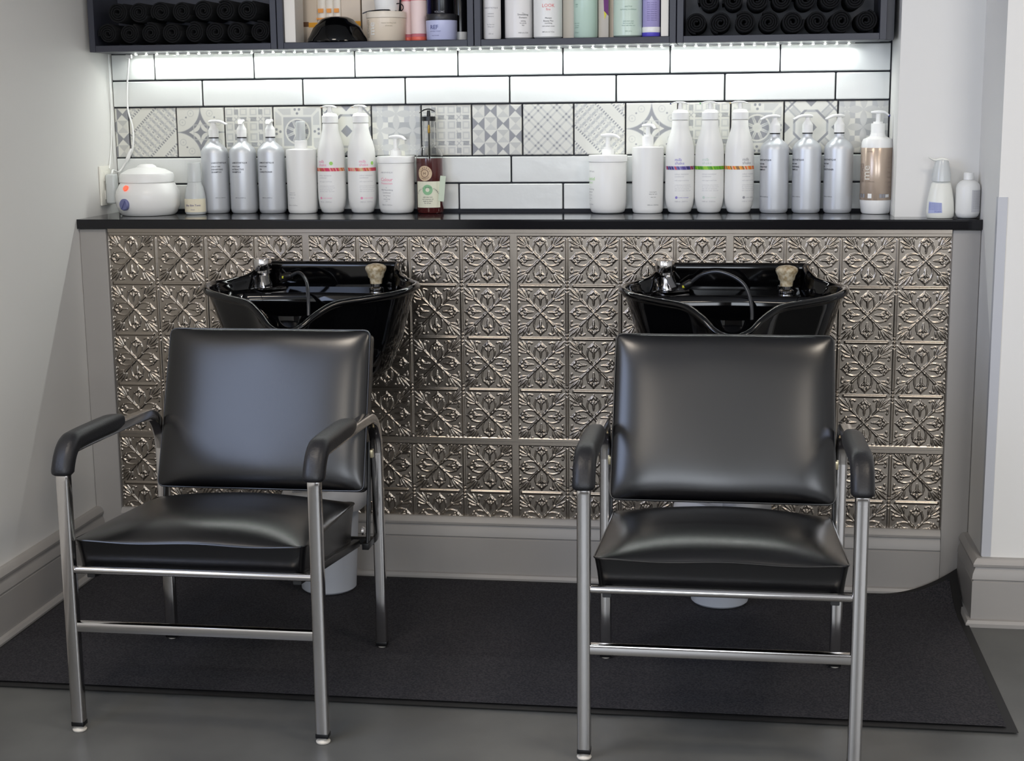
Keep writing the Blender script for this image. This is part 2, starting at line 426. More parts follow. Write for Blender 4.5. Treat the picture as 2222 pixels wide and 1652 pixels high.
_n.links.new(_t.outputs['Object'], _x.inputs['Vector']); _n.links.new(_x.outputs['Fac'], _r.inputs[0]); _n.links.new(_r.outputs[0], _b.inputs['Roughness'])
P6 = .1524; Z0 = 1.0233
Hfull = tin_panel_height(4, 4)
tinw = thing('tin_wainscot', 'pressed silver tin panelling with floral squares below the black counter', 'wall panelling')
TINP = {}
def tin_panel(ix, row):
    H = Hfull
    if row == 1: H = H[:int(112*((Z0-.183-4*P6)/P6)), :]
    if ix:
        o = TINP[row].copy(); C.objects.link(o); o.location.x = ix*4*P6; return
    n, mcol = H.shape; x0 = 0.0; z0 = Z0-row*4*P6
    xs = x0+(np.arange(mcol)+.5)/112*P6; zs = z0-(np.arange(n)+.5)/112*P6
    X, Z = np.meshgrid(xs, zs); Y = .0005-H
    X[:, 0] = x0; X[:, -1] = x0+4*P6; Z[0, :] = z0
    o = grid_mesh('tin_panel', X[::-1], Y[::-1], Z[::-1], tin)
    # thin backing lip so that the sheet has real thickness
    o.parent = tinw; TINP[row] = o
for i in range(4):
    tin_panel(i, 0); tin_panel(i, 1)
bm = B(); box(bm, .008, 2.430, -.006, .001, 1.0215, 1.034, r=.001, seg=1); mkobj('edge_strip', bm, tin, tinw)

# ------------------------------------------------------------ counter
ctm = pm('black polished counter', (14, 14, 18), .10, bump=(30, .02, .001))
bm = B(); prism(bm, [(XL+.0005, YT-.009), (XL+.0005, -.030), (XR-.0005, -.030), (XR-.0005, .0795), (2.2825, .0795), (2.2825, YT-.009)], 1.0345, CT)
es = [e for e in bm.edges if abs(e.verts[0].co.y+.03) < 1e-4 and abs(e.verts[1].co.y+.03) < 1e-4]
bmesh.ops.bevel(bm, geom=es, offset=.003, segments=2, affect='EDGES')
setp(mkobj('counter', bm, ctm), 'long black polished counter top running above the silver tin panels', 'counter')

# ------------------------------------------------------------ rug
rug_m = pm('charcoal carpet mat', (24, 25, 31), .95, bump=(420, .8, .002), noise=(200, (54, 52, 56)))
rub_m = pm('black rubber mat border', (24, 24, 25), .6)
rg = thing('floor_mat', 'large dark charcoal floor mat with one curled corner under both black chairs', 'mat', (0, 0, 0))
def rugz(x, y):
    d = max(0, (x-2.30)/.17+(y+.22)/.18-.75)
    return .005+min(.10, .052*d*d)
def rug_surface(x0, x1, y0, y1, nx, ny, dz, name, mat):
    xs = np.linspace(x0, x1, nx); ys = np.linspace(y0, y1, ny); X, Y = np.meshgrid(xs, ys)
    Z = np.vectorize(rugz)(X, Y)+dz
    Xs = X + 0*Y
    sk = np.where(Y < 0, (X-1.2)*.0, 0)
    return grid_mesh(name, Xs+sk, Y, Z, mat, rg)
rug_surface(-.025, 2.452, -.968, -.062, 140, 60, .0035, 'carpet_pile', rug_m)
rug_surface(-.034, 2.474, -.992, -.044, 140, 60, 0, 'rubber_border', rub_m)

# ------------------------------------------------------------ salon chairs
def pillow(bm, hw, d0, d1, ztop, zbot, crown, nu=36, nv=32, taper=0, wob=0, rc=.02, e=2.8, pw=.7, inset=0):
    """cushion: x in +-hw, y d0..d1; ztop(v), zbot(v) with v 0 front .. 1 back; domed top panel, flat sides"""
    top = []
    for j in range(nv+1):
        row = []; v = .5-.5*math.cos(PI*j/nv)
        for i in range(nu+1):
            u = -math.cos(PI*i/nu); vv = 2*v-1
            cx = hw*(1-taper*v); x = u*cx; y = d0+(d1-d0)*v
            k = max(0, abs(x)-(cx-rc))/rc; l = max(0, abs(vv)*(d1-d0)/2-((d1-d0)/2-rc))/rc
            if k > 0 and l > 0:
                s = 1/max(1, math.hypot(k, l))
                x = math.copysign(cx-rc+k*s*rc, x); y = (d0+d1)/2+math.copysign((d1-d0)/2-rc+l*s*rc, vv)
            dome = ((1-abs(u)**e)*(1-abs(vv)**(e+.2)))
            dome = max(0, dome)**pw
            wv = wob*math.sin(x*23+1.3)*abs(vv)**2
            row.append(bm.verts.new((x, y, ztop(v)+crown*dome+wv)))
        top.append(row)
    for j in range(nv):
        for i in range(nu): bm.faces.new((top[j][i], top[j][i+1], top[j+1][i+1], top[j+1][i]))
    ring = [top[0][i] for i in range(nu+1)]+[top[j][nu] for j in range(1, nv+1)]+[top[nv][i] for i in range(nu-1, -1, -1)]+[top[j][0] for j in range(nv-1, 0, -1)]
    prev = ring
    for k in range(1, 7):
        s = (.04, .14, .5, .86, .96, 1)[k-1]; cur = []
        for r in ring:
            v = (r.co.y-d0)/(d1-d0); z = r.co.z+(zbot(v)-r.co.z)*s
            ins = 1-inset*s-.004*math.sin(PI*s)+(.0 if k < 6 else -.01)
            cur.append(bm.verts.new((r.co.x*ins, (d0+d1)/2+(r.co.y-(d0+d1)/2)*ins, z)))
        n = len(ring)
        for i in range(n): bm.faces.new((prev[i], prev[(i+1) % n], cur[(i+1) % n], cur[i]))
        prev = cur
    bm.faces.new(prev)
    return [r.co.copy() for r in ring]
chrome_d = chrome
padm = pm('black grained armrest vinyl', (22, 22, 25), .42, bump=(220, .5, .001))
foot_m = pm('white nylon glide', (205, 200, 190), .35)
def make_chair(label, loc):
    t = thing('salon_chair', label, 'chair', loc, 0, 'shampoo chairs in front of the basins')
    W2 = .2825; FY, RY = -.290, .290
    # seat
    bm = B(); zt = lambda v: .437-.030*v; zb = lambda v: .372-.070*v
    ring = pillow(bm, .264, -.272, .222, zt, zb, .046, taper=.03, wob=.0022, inset=.035)
    seat = mkobj('seat', bm, leather, t, auto=50)
    bm = B(); tube(bm, [Vector((p.x*1.002, p.y, p.z)) for p in ring]+[ring[0]], .0022, 6); mkobj('piping', bm, leather, seat)
    # backrest, built lying down then tipped up
    bm = B(); hb = .405
    M = Matrix.Translation((0, .206, .442)) @ Matrix.Rotation(PI/2-math.radians(19.5), 4, 'X')
    # x across, y up the back, z towards the sitter
    ring = pillow(bm, .266, 0, hb, lambda v: 0.0, lambda v: -.045, .027, taper=.018, wob=.0016, e=6.5, pw=.62, rc=.016)
    bmesh.ops.transform(bm, matrix=M, verts=bm.verts)
    back = mkobj('backrest', bm, leather, t, auto=50)
    bm = B(); tube(bm, [M @ p for p in ring]+[M @ ring[0]], .0022, 6); mkobj('piping', bm, leather, back)
    sec = rrect(.0285, .024, .0045, 3)
    for s in (-1, 1):
        x = s*W2
        # armrest frame: front leg up, over, and down the rear leg
        bm = B(); sweep(bm, [(x, FY, .012), (x, FY, .45), (x, FY, .575)], sec); fl = mkobj('leg', bm, chrome, t)
        bm = B(); sweep(bm, [(x, RY, .012), (x, RY, .3), (x, RY-.003, .52)], sec); rl = mkobj('leg', bm, chrome, t)
        arc = [(x, FY, .572), (x, FY+.001, .592), (x, FY+.010, .618), (x, FY+.030, .637), (x, FY+.060, .643), (x, .0, .637), (x, RY-.125, .630), (x, RY-.075, .624), (x, RY-.036, .603), (x, RY-.012, .565), (x, RY-.004, .53), (x, RY-.003, .518)]
        bm = B(); sweep(bm, smooth_path(arc, 5), sec); mkobj('arm_tube', bm, chrome, t)
        pp = smooth_path([(x, FY-.002, .592), (x, FY, .606), (x, FY+.016, .634), (x, FY+.040, .652), (x, FY+.075, .656), (x, -.10, .654), (x, .022, .650)], 6)
        n = len(pp); sc = [min(1, .72+.28*math.sin(min(1, i/4)*PI/2)) * min(1, .72+.28*math.sin(min(1, (n-1-i)/3)*PI/2)) for i in range(n)]
        bm = B(); sweep(bm, pp, rrect(.048, .042, .0175, 5), scale=sc); mkobj('armrest_pad', bm, padm, t, auto=60)
        for y, leg in ((FY, fl), (RY, rl)):
            bm = B(); lathe(bm, [(0, .001), (.0155, .001), (.0160, .004), (.012, .007), (.008, .010), (.008, .014), (0, .014)], 20, (x, y, 0)); mkobj('foot_glide', bm, foot_m, leg)
            bm = B(); box(bm, x-.0146, x+.0146, y-.0124, y+.0124, .0125, .024, r=.002); mkobj('leg_cap', bm, blackpl, leg)
        # backrest side bar, pivots and links
        bm = B(); a = Vector((s*.266, .235, .30)); b = Vector((s*.266, .283, .55))
        sweep(bm, [a, a.lerp(b, .5), b], rrect(.006, .026, .002, 2)); mkobj('back_bracket', bm, blackpl, t)
        bm = B(); box(bm, min(s*.262, s*.276), max(s*.262, s*.276), .268, .288, .512, .532, r=.001); mkobj('pivot_block', bm, pm('pale brass', (190, 180, 150), .3, .8), t)
        bm = B(); box(bm, min(s*.255, s*.272), max(s*.255, s*.272), .215, .285, .288, .304, r=.001); mkobj('seat_bracket', bm, blackpl, t)
        bm = B(); lathe(bm, [(0, 0), (.011, 0), (.009, .005), (0, .006)], 16, axis=Matrix.Translation((s*.264, .19, .345)) @ Matrix.Rotation(s*PI/2, 4, 'Y')); mkobj('bolt', bm, chrome, t)
        bm = B(); sweep(bm, [(s*.235, -.285, .368), (s*.235, .24, .298)], rrect(.018, .018, .002, 2)); mkobj('seat_rail', bm, blackpl, t)
    bm = B(); tube(bm, [(-W2+.012, FY+.002, .377), (W2-.012, FY+.002, .377)], .0085, 14); mkobj('front_rail', bm, chrome, t)
    bm = B(); sweep(bm, [(-W2+.0125, FY, .247), (W2-.0125, FY, .247)], rrect(.020, .022, .003, 2), up=Vector((0, 1, 0))); mkobj('stretcher', bm, chrome, t)
    bm = B(); sweep(bm, [(-W2+.0125, RY, .29), (W2-.0125, RY, .29)], rrect(.018, .018, .003, 2), up=Vector((0, 1, 0))); mkobj('rear_rail', bm, blackpl, t)
    return t
def copy_tree(o, parent=None):
    c = o.copy(); C.objects.link(c)
    if parent: c.parent = parent
    for ch in o.children: copy_tree(ch, c)
    return c
ch = make_chair('black vinyl salon chair with chrome legs beside the white left wall', (.674, -.920, 0))
c2 = copy_tree(ch)
for _o in ch.children:
    if _o.name.startswith('seat') and _o.name.split('.')[0] == 'seat': _o.location.x = -.016; c2.location = (1.817, -.932, 0)
c2['label'] = 'black vinyl salon chair with chrome legs nearer the right wall corner'

# ------------------------------------------------------------ shampoo basins
def closed_spline(pts, k=8):
    pts = [Vector(p) for p in pts]; n = len(pts); out = []
    for i in range(n):
        a, b, c, d = pts[i-1], pts[i], pts[(i+1) % n], pts[(i+2) % n]
        for j in range(k):
            t = j/k; out.append(.5*((2*b)+(c-a)*t+(2*a-5*b+4*c-d)*t*t+(3*b-a-3*c+d)*t**3))
    return out
def make_basin(label, cx, splay_y, hose):
    t = thing('shampoo_basin', label, 'basin', (cx, 0, 0), 0, 'black shampoo basins on the tin wall')
    F = splay_y
    half = [(0, -.50+F, .808), (.040, -.495+F, .822), (.075, -.470+F, .852), (.120, -.430+F, .876), (.190, -.385+F, .884), (.255, -.335+F, .891), (.288, -.27+F, .898),
            (.290, -.20+F*.5, .900), (.262, -.14, .900), (.225, -.10, .908), (.206, -.06, .924), (.200, -.025, .936), (.197, -.012, .938), (.14, -.011, .938), (.06, -.011, .938)]
    loop = half + [(0, -.011, .938)] + [(-x, y, z) for x, y, z in reversed(half[1:])]
    rim = closed_spline(loop, 6); n = len(rim)
    cen = Vector((0, -.24, 0))
    def nrm(i):
        d = (rim[(i+1) % n]-rim[i-1]); v = Vector((d.y, -d.x, 0)); v.normalize(); return v
    N = [nrm(i) for i in range(n)]
    def ring(fn): return [bm.verts.new(fn(i, rim[i], N[i])) for i in range(n)]
    bm = B()
    back = [1 if (p.y > -.075 and abs(p.x) < .215) else 0 for p in rim]
    def inward(d, dz, zc=None):
        def f(i, p, nn):
            q = p-nn*d; z = p.z+dz
            return (q.x, min(q.y, -.012 if back[i] else 9), z)
        return f
    def scl(s, z, yc=-.20, ws=1.0, blend=0.0):
        def f(i, p, nn):
            y = yc+(p.y-yc)*s
            return (p.x*s*ws, min(y, -.0065), z + (p.z-.89)*blend)
        return f
    rings = [ring(scl(.30, .600, -.17)), ring(scl(.55, .615, -.18)), ring(scl(.74, .67, -.19)), ring(scl(.86, .76, -.19)), ring(scl(.945, .84, -.20, blend=.8)),
             ring(lambda i, p, nn: (p.x-nn.x*.010, min(p.y-nn.y*.010, -.006), p.z-.034)), ring(lambda i, p, nn: (p.x-nn.x*.0055, min(p.y-nn.y*.0055, -.006), p.z-.020)), ring(lambda i, p, nn: (p.x-nn.x*.004, min(p.y-nn.y*.004, -.006), p.z-.016)), ring(lambda i, p, nn: (p.x+nn.x*.008, min(p.y+nn.y*.008, -.006), p.z-.012)),
             ring(lambda i, p, nn: (p.x+nn.x*.010, min(p.y+nn.y*.010, -.006), p.z-.004)), ring(lambda i, p, nn: (p.x+nn.x*.005, min(p.y+nn.y*.005, -.006), p.z+.003)),
             ring(lambda i, p, nn: (p.x-nn.x*.004, p.y-nn.y*.004-(.004 if back[i] else 0), p.z+.003)), ring(lambda i, p, nn: (p.x-nn.x*.010, p.y-nn.y*.010-(.006 if back[i] else 0), p.z-.003))]
    # inside: down to the deck, across the deck, into the bowl
    def deck(i, p, nn):
        q = p-nn*.016
        return (q.x*.985, min(q.y, -.022), min(p.z-.012, .868))
    def mouth(i, p, nn):
        q = p-nn*.024; y = min(q.y, -.118-.25*abs(q.x)**1.5)
        x = max(-.235, min(.235, q.x*.93))
        return (x, y, min(p.z-.018, .862))
    def in_(s, z):
        def f(i, p, nn):
            x, y, zz = mouth(i, p, nn); yc = -.27
            return (x*s, yc+(y-yc)*s, z)
        return f
    rings += [ring(lambda i, p, nn: (p.x-nn.x*.011, p.y-nn.y*.011-(.006 if back[i] else 0), p.z-.008)), ring(lambda i, p, nn: (p.x-nn.x*.0125, p.y-nn.y*.0125-(.0045 if back[i] else 0), p.z-.014)), ring(lambda i, p, nn: (deck(i, p, nn)[0], deck(i, p, nn)[1], deck(i, p, nn)[2]+.004)), ring(deck), ring(lambda i, p, nn: tuple(Vector(deck(i, p, nn)).lerp(Vector(mouth(i, p, nn)), .06))), ring(lambda i, p, nn: tuple(Vector(deck(i, p, nn)).lerp(Vector(mouth(i, p, nn)), .94))), ring(mouth), ring(lambda i, p, nn: (lambda m: (m[0]*.97, -.27+(m[1]+.27)*.96, m[2]-.010))(mouth(i, p, nn)))]
    rings += [ring(in_(.945, .842)), ring(in_(.942, .832)), ring(in_(.94, .80)), ring(in_(.935, .75)), ring(in_(.92, .72)), ring(in_(.85, .685)), ring(in_(.62, .655)), ring(in_(.2, .645))]
    for a, b in zip(rings, rings[1:]):
        for i in range(n): bm.faces.new((a[i], a[(i+1) % n], b[(i+1) % n], b[i]))
    bm.faces.new(rings[0]); bm.faces.new(rings[-1])
    mkobj('basin_bowl', bm, blackgloss, t, auto=60)
    fx = -.180
    # faucet
    bm = B()
    prism(bm, [(fx-.045, -.085), (fx+.005, -.118), (fx+.062, -.078), (fx+.010, -.040)], .868, .874)
    mkobj('faucet_plate', bm, chrome, t)
    bm = B(); lathe(bm, [(0, .872), (.020, .872), (.020, .885), (.0165, .890), (.0165, .908), (.022, .914), (.022, .924), (0, .924)], 24, (fx, -.08, 0)); fb = mkobj('faucet_body', bm, chrome, t)
    bm = B(); lathe(bm, [(0, .922), (.0240, .920), (.0265, .924), (.0272, .948), (.025, .954), (.006, .957), (0, .957)], 28, (fx-.006, -.08, 0)); mkobj('faucet_handle', bm, chrome, fb)
    bm = B(); sweep(bm, [(fx+.002, -.088, .918), (fx+.012, -.112, .897), (fx+.022, -.130, .882)], rrect(.017, .009, .002, 2)); mkobj('spout', bm, chrome, fb)
    # vacuum breaker knob
    kx = .146
    bm = B(); lathe(bm, [(0, .866), (.020, .866), (.020, .872), (.014, .876), (.014, .884), (0, .884)], 24, (kx, -.075, 0)); kb = mkobj('knob_base', bm, chrome, t)
    ivory = pm('aged ivory knob plastic', (196, 186, 162), .35, noise=(90, (150, 132, 100)))
    prof = [(0, .884), (.0165, .884), (.0175, .892), (.0180, .898), (.022, .903), (.0235, .912), (.0285, .922), (.0300, .927), (.0290, .933), (.022, .938), (.010, .941), (0, .942)]
    bm = B(); vs = lathe(bm, prof, 48, (kx, -.075, 0))
    for v in bm.verts:
        if .90 < v.co.z < .932:
            a = math.atan2(v.co.y+.075, v.co.x-kx); s = 1+.025*math.cos(a*16)
            v.co.x = kx+(v.co.x-kx)*s; v.co.y = -.075+(v.co.y+.075)*s
    mkobj('knob', bm, ivory, kb, auto=60)
    # spray hose
    hm = pm('dark ribbed hose', (64, 66, 70), .25, .6)
    bm = B(); pts = smooth_path(hose, 8); k = len(pts)
    sweep(bm, pts, circ(.0052, 12)); mkobj('spray_hose', bm, hm, t)
    bm = B(); a = Vector(hose[0])
    dirv = (Vector(hose[0])-Vector(hose[1])).normalized(); e = a+dirv*.035
    sweep(bm, [a-dirv*.006, a, a.lerp(e, .4), e], circ(.012, 16), scale=[.5, .85, 1, 1.05]); sh = mkobj('spray_head', bm, blackpl, t)
    bm = B(); m_ = a.lerp(e, .7)
    box(bm, m_.x-.004, m_.x+.004, m_.y-.0135, m_.y-.0115, m_.z-.001, m_.z+.006, r=.001); mkobj('yellow_mark', bm, pm('yellow mark', (190, 190, 40), .5), sh)
    # drain trap below
    bm = B(); tube(bm, smooth_path([(0, -.17, .60), (0, -.17, .50), (0, -.12, .46), (0, -.02, .46)], 5), .02, 16); mkobj('drain_pipe', bm, blackpl, t)
    return t
make_basin('glossy black shampoo basin on tin wall, behind the chair beside the left wall', .688, 0,
           [(-.105, -.075, .905), (-.075, -.09, .915), (-.045, -.13, .90), (-.028, -.17, .87), (-.018, -.21, .80), (-.02, -.24, .72), (-.04, -.26, .665)])
make_basin('glossy black shampoo basin with arching spray hose, nearer the right wall corner', 1.838, 0,
           [(-.115, -.085, .893), (-.080, -.10, .918), (-.03, -.115, .925), (.030, -.14, .895), (.052, -.18, .83), (.042, -.22, .76), (.0, -.25, .68)])

# ------------------------------------------------------------ waste bins under the basins
def make_bin(label, loc, ph):
    t = thing('waste_bin', label, 'bin', loc, 0, 'small grey bins under the basins')
    pl = pm('pale grey bin plastic', (190, 194, 202), .45)
    bm = B(); lathe(bm, [(0, .001), (.074, .001), (.079, .006), (.094, .280), (.096, .290), (.092, .290), (.076, .012), (0, .010)], 40); mkobj('bin_body', bm, pl, t)
    bag = pm('white plastic bag', (226, 226, 228), .4)
    bm = B(); rs = []
    for r, z in ((.089, .24), (.092, .291), (.104, .302), (.122, .300), (.130, .282), (.133, .262)):
        rs.append([bm.verts.new(((r+.006*math.sin(a*7+ph)*(z < .28))*math.cos(a), (r+.006*math.sin(a*7+ph)*(z < .28))*math.sin(a), z+.008*math.sin(a*3+ph)+(.07*max(0, math.cos(a+.3))**3 if z > .28 else 0)))
                   for a in [2*PI*i/60 for i in range(60)]])
    for a, b in zip(rs, rs[1:]):
        for i in range(60): bm.faces.new((a[i], a[(i+1) % 60], b[(i+1) % 60], b[i]))
    o = mkobj('bin_liner', bm, bag, t); so = o.modifiers.new('s', 'SOLIDIFY'); so.thickness = .0012
    return t
make_bin('pale grey bin with white liner behind the chair beside the left wall', (.695, -.175, .0095), .3)
make_bin('pale grey bin with white liner behind the chair nearer the right wall', (1.815, -.17, .0095), 2.1)

# ------------------------------------------------------------ wall cabinets
cabm = pm('dark blue grey cabinet paint', (52, 54, 64), .42)
CX = [(-.058, .5155), (.5175, 1.0960), (1.0980, 1.6705), (1.6725, 2.246)]
CY0, CY1, CZ0, CZ1, TH = .10, .288, 1.547, 1.96, .0185
clab = ['dark open wall cabinet of rolled towels, against the left wall', 'dark open wall cabinet holding the black bowl and cream jar',
        'dark open wall cabinet holding pale and mint bottles', 'dark open wall cabinet of rolled towels, nearest the right wall']
for (x0, x1), lb in zip(CX, clab):
    t = thing('wall_cabinet', lb, 'cabinet', (x0, CY1, CZ0), 0, 'dark cabinets above the tiles')
    def part(nm_, *a):
        bm = B(); a = (a[0]-x0, a[1]-x0, a[2]-CY1, a[3]-CY1, a[4]-CZ0, a[5]-CZ0)
        box(bm, *a, r=.001, seg=1); mkobj(nm_, bm, cabm, t)
    part('bottom_panel', x0+TH, x1-TH, CY0, CY1, CZ0, CZ0+TH); part('top_panel', x0+TH, x1-TH, CY0, CY1, CZ1-TH, CZ1)
    part('side_panel', x0, x0+TH, CY0, CY1, CZ0, CZ1); part('side_panel', x1-TH, x1, CY0, CY1, CZ0, CZ1)
    part('back_panel', x0+TH, x1-TH, CY1-.006, CY1-.0005, CZ0+TH, CZ1-TH)
bm = B(); box(bm, 2.2475, 2.272, .150, CY1, CZ0+.001, CZ1, r=.001, seg=1)
struct('trim_4', bm, cabm)
# rolled towels
tw_m = pm('black towel cotton', (6, 7, 12), .95, bump=(400, 1, .004))
def towel_mesh():
    bm = B(); turns = 3.6; n = 90; sect = []
    for i in range(n+1):
        a = turns*2*PI*i/n; r = .006+.0262*i/n; sect.append((r*math.cos(a), r*math.sin(a), a))
    th = .0033; ys = (-.085, -.079, .079, .085); L = []
    for y in ys:
        k = .6 if abs(y) > .08 else 1
        inn = [bm.verts.new((x-th*k*math.cos(a), y, z-th*k*math.sin(a))) for x, z, a in sect]
        out = [bm.verts.new((x+th*k*math.cos(a), y, z+th*k*math.sin(a))) for x, z, a in sect]; L.append((inn, out))
    for (i0, o0), (i1, o1) in zip(L, L[1:]):
        for i in range(n):
            bm.faces.new((i0[i], i0[i+1], i1[i+1], i1[i])); bm.faces.new((o0[i], o0[i+1], o1[i+1], o1[i]))
        bm.faces.new((i0[0], o0[0], o1[0], i1[0])); bm.faces.new((i0[n], o0[n], o1[n], i1[n]))
    for inn, out in (L[0], L[-1]):
        for i in range(n): bm.faces.new((inn[i], inn[i+1], out[i+1], out[i]))
    return bm
tw = mkobj('rolled_towel', towel_mesh(), tw_m, auto=70)
first = True
ordn = ['first', 'second', 'third', 'fourth', 'fifth', 'sixth', 'seventh', 'eighth']
for ci, side in ((0, 'left'), (3, 'right')):
    x0, x1 = CX[ci]; x0 += TH; x1 -= TH
    for row in range(2):
        n = 8 if row == 0 else 7
        for k in range(n):
            o = tw if first else tw.copy()
            if not first: C.objects.link(o)
            first = False
            step = (x1-x0-.072)/7
            o.location = (x0+.036+step*(k+.5*row), .195+random.uniform(-.006, .006), CZ0+TH+.0345+row*.0605)
            o.rotation_euler = (0, random.uniform(0, 6.28), 0); o.scale = (random.uniform(.87, .925), 1, random.uniform(.85, .925))
            setp(o, 'rolled black towel in the %s cabinet, %s from the left in its %s row' % (side, ordn[k], 'bottom' if row == 0 else 'second'), 'towel', 'rolled black towels in the outer cabinets')

# ------------------------------------------------------------ led strip
t = thing('led_strip', 'white LED light strip under the dark cabinets along the tile wall', 'light strip', (0, .262, CZ0))
bm = B(); box(bm, .005, 2.175, -.005, .005, -.0022, -.0003); mkobj('strip_tape', bm, white_pl, t)
led = pm('led diode', (255, 255, 245), .4, emit=((250, 255, 245), 40))
bm = B(); box(bm, -.0028, .0028, -.0028, .0028, -.0048, -.0022, r=.0008, seg=1); d0 = mkobj('diode', bm, led, t); d0.location.x = .02
for i in range(1, 65):
    d = d0.copy(); C.objects.link(d); d.location.x = .02+.0334*i
bm = B(); box(bm, -.012, .006, -.006, .006, -.014, -.002, r=.002); o = mkobj('strip_connector', bm, white_pl, t)
area('led_strip_light', (1.09, .268, CZ0-.006), (math.radians(-8), 0, 0), 2.16, .008, 3.6, (.95, 1.0, .97), 165)

# ------------------------------------------------------------ outlet, plugs and cords on the left wall
t = thing('wall_outlet', 'white wall outlet plate on the left wall above the counter', 'outlet', (XL, .19, 1.15))
ivoryp = pm('ivory outlet plastic', (232, 230, 220), .35)
bm = B(); box(bm, .0005, .007, -.040, .040, -.060, .060, r=.002); mkobj('cover_plate', bm, ivoryp, t)
for z in (-.028, .028):
    bm = B(); box(bm, .006, .009, -.016, .016, z-.014, z+.014, r=.002); mkobj('socket', bm, ivoryp, t)
clearpl = pm('translucent white plastic', (236, 240, 240), .2, trans=.35)
bm = B(); box(bm, .0095, .040, -.017, .015, -.055, .035, r=.006, seg=3)
ad = mkobj('power_adapter', bm, clearpl, None, loc=(XL, .19, 1.15)); setp(ad, 'white power adapter plugged into the outlet beside the wax warmer', 'adapter')
def cord(name, pts, r, mat, label, cat):
    bm = B(); tube(bm, smooth_path(pts, 8), r, 8); return setp(mkobj(name, bm, mat), label, cat)
o = cord('light_cord', [(-.002, .262, 1.538), (-.008, .262, 1.50), (-.016, .266, 1.44), (-.018, .268, 1.38), (-.006, .270, 1.32), (-.010, .270, 1.26), (-.030, .284, 1.235), (-.058, .275, 1.19), (-.052, .21, 1.196), (-.0485, .19, 1.187)], .0028, white_pl,
     'white cord dropping from the LED strip to the outlet', 'cord')
bm = B(); lathe(bm, [(0, -.022), (.004, -.022), (.0062, -.012), (.0062, .012), (.004, .022), (0, .022)], 12, axis=Matrix.Translation((-.028, .281, 1.238)) @ Matrix.Rotation(.45, 4, 'Y')); mkobj('cord_switch', bm, white_pl, o)
cord('power_cord', [(XL+.004, .268, 1.545), (XL+.003, .27, 1.45), (XL+.004, .262, 1.35), (XL+.003, .255, 1.28), (XL+.004, .235, 1.225), (XL+.0105, .21, 1.20)], .0016, white_pl,
     'thin white cord running down the left wall corner to the outlet', 'cord')

# ------------------------------------------------------------ wax warmer
WX = -.075+.095
t = thing('wax_warmer', 'white round wax warmer with blue dial at the left end of counter', 'wax warmer', (.071, .170, CT))
bm = B(); lathe(bm, [(0, .001), (.078, .001), (.086, .008), (.0955, .030), (.0965, .060), (.0945, .072), (.083, .094), (.079, .098), (0, .098)], 56); body = mkobj('warmer_body', bm, white_pl, t, auto=30)
bm = B(); lathe(bm, [(0, .0985), (.079, .0985), (.0815, .101), (.081, .120), (.078, .126), (.055, .138), (.030, .144), (.026, .149), (.018, .153), (0, .154)], 56); mkobj('lid', bm, white_pl, t, auto=30)
def face_disc(R, ang, z, r, depth, tilt=0):
    c, s = math.cos(ang), math.sin(ang)
    M = Matrix.Translation((R*s, -R*c, z)) @ Matrix.Rotation(ang, 4, 'Z') @ Matrix.Rotation(PI/2-tilt, 4, 'X')
    return M
bm = B(); lathe(bm, [(0, .0), (.0175, .0), (.0175, .006), (.015, .009), (0, .009)], 32, axis=face_disc(.0945, -.42, .036, 0, 0)); box(bm, -.0022, .0022, -.015, .015, .008, .012, r=.001, rot=face_disc(.0945, -.42, .036, 0, 0) @ Matrix.Rotation(-.5, 4, 'Z'))
mkobj('dial', bm, pm('blue grey dial', (112, 116, 160), .4), t)
bm = B(); lathe(bm, [(0, 0), (.0095, 0), (.0085, .004), (0, .005)], 24, axis=face_disc(.0895, -.40, .084, 0, 0, .5)); mkobj('indicator_lamp', bm, pm('red indicator', (235, 120, 95), .3, emit=((255, 90, 60), .6)), t)

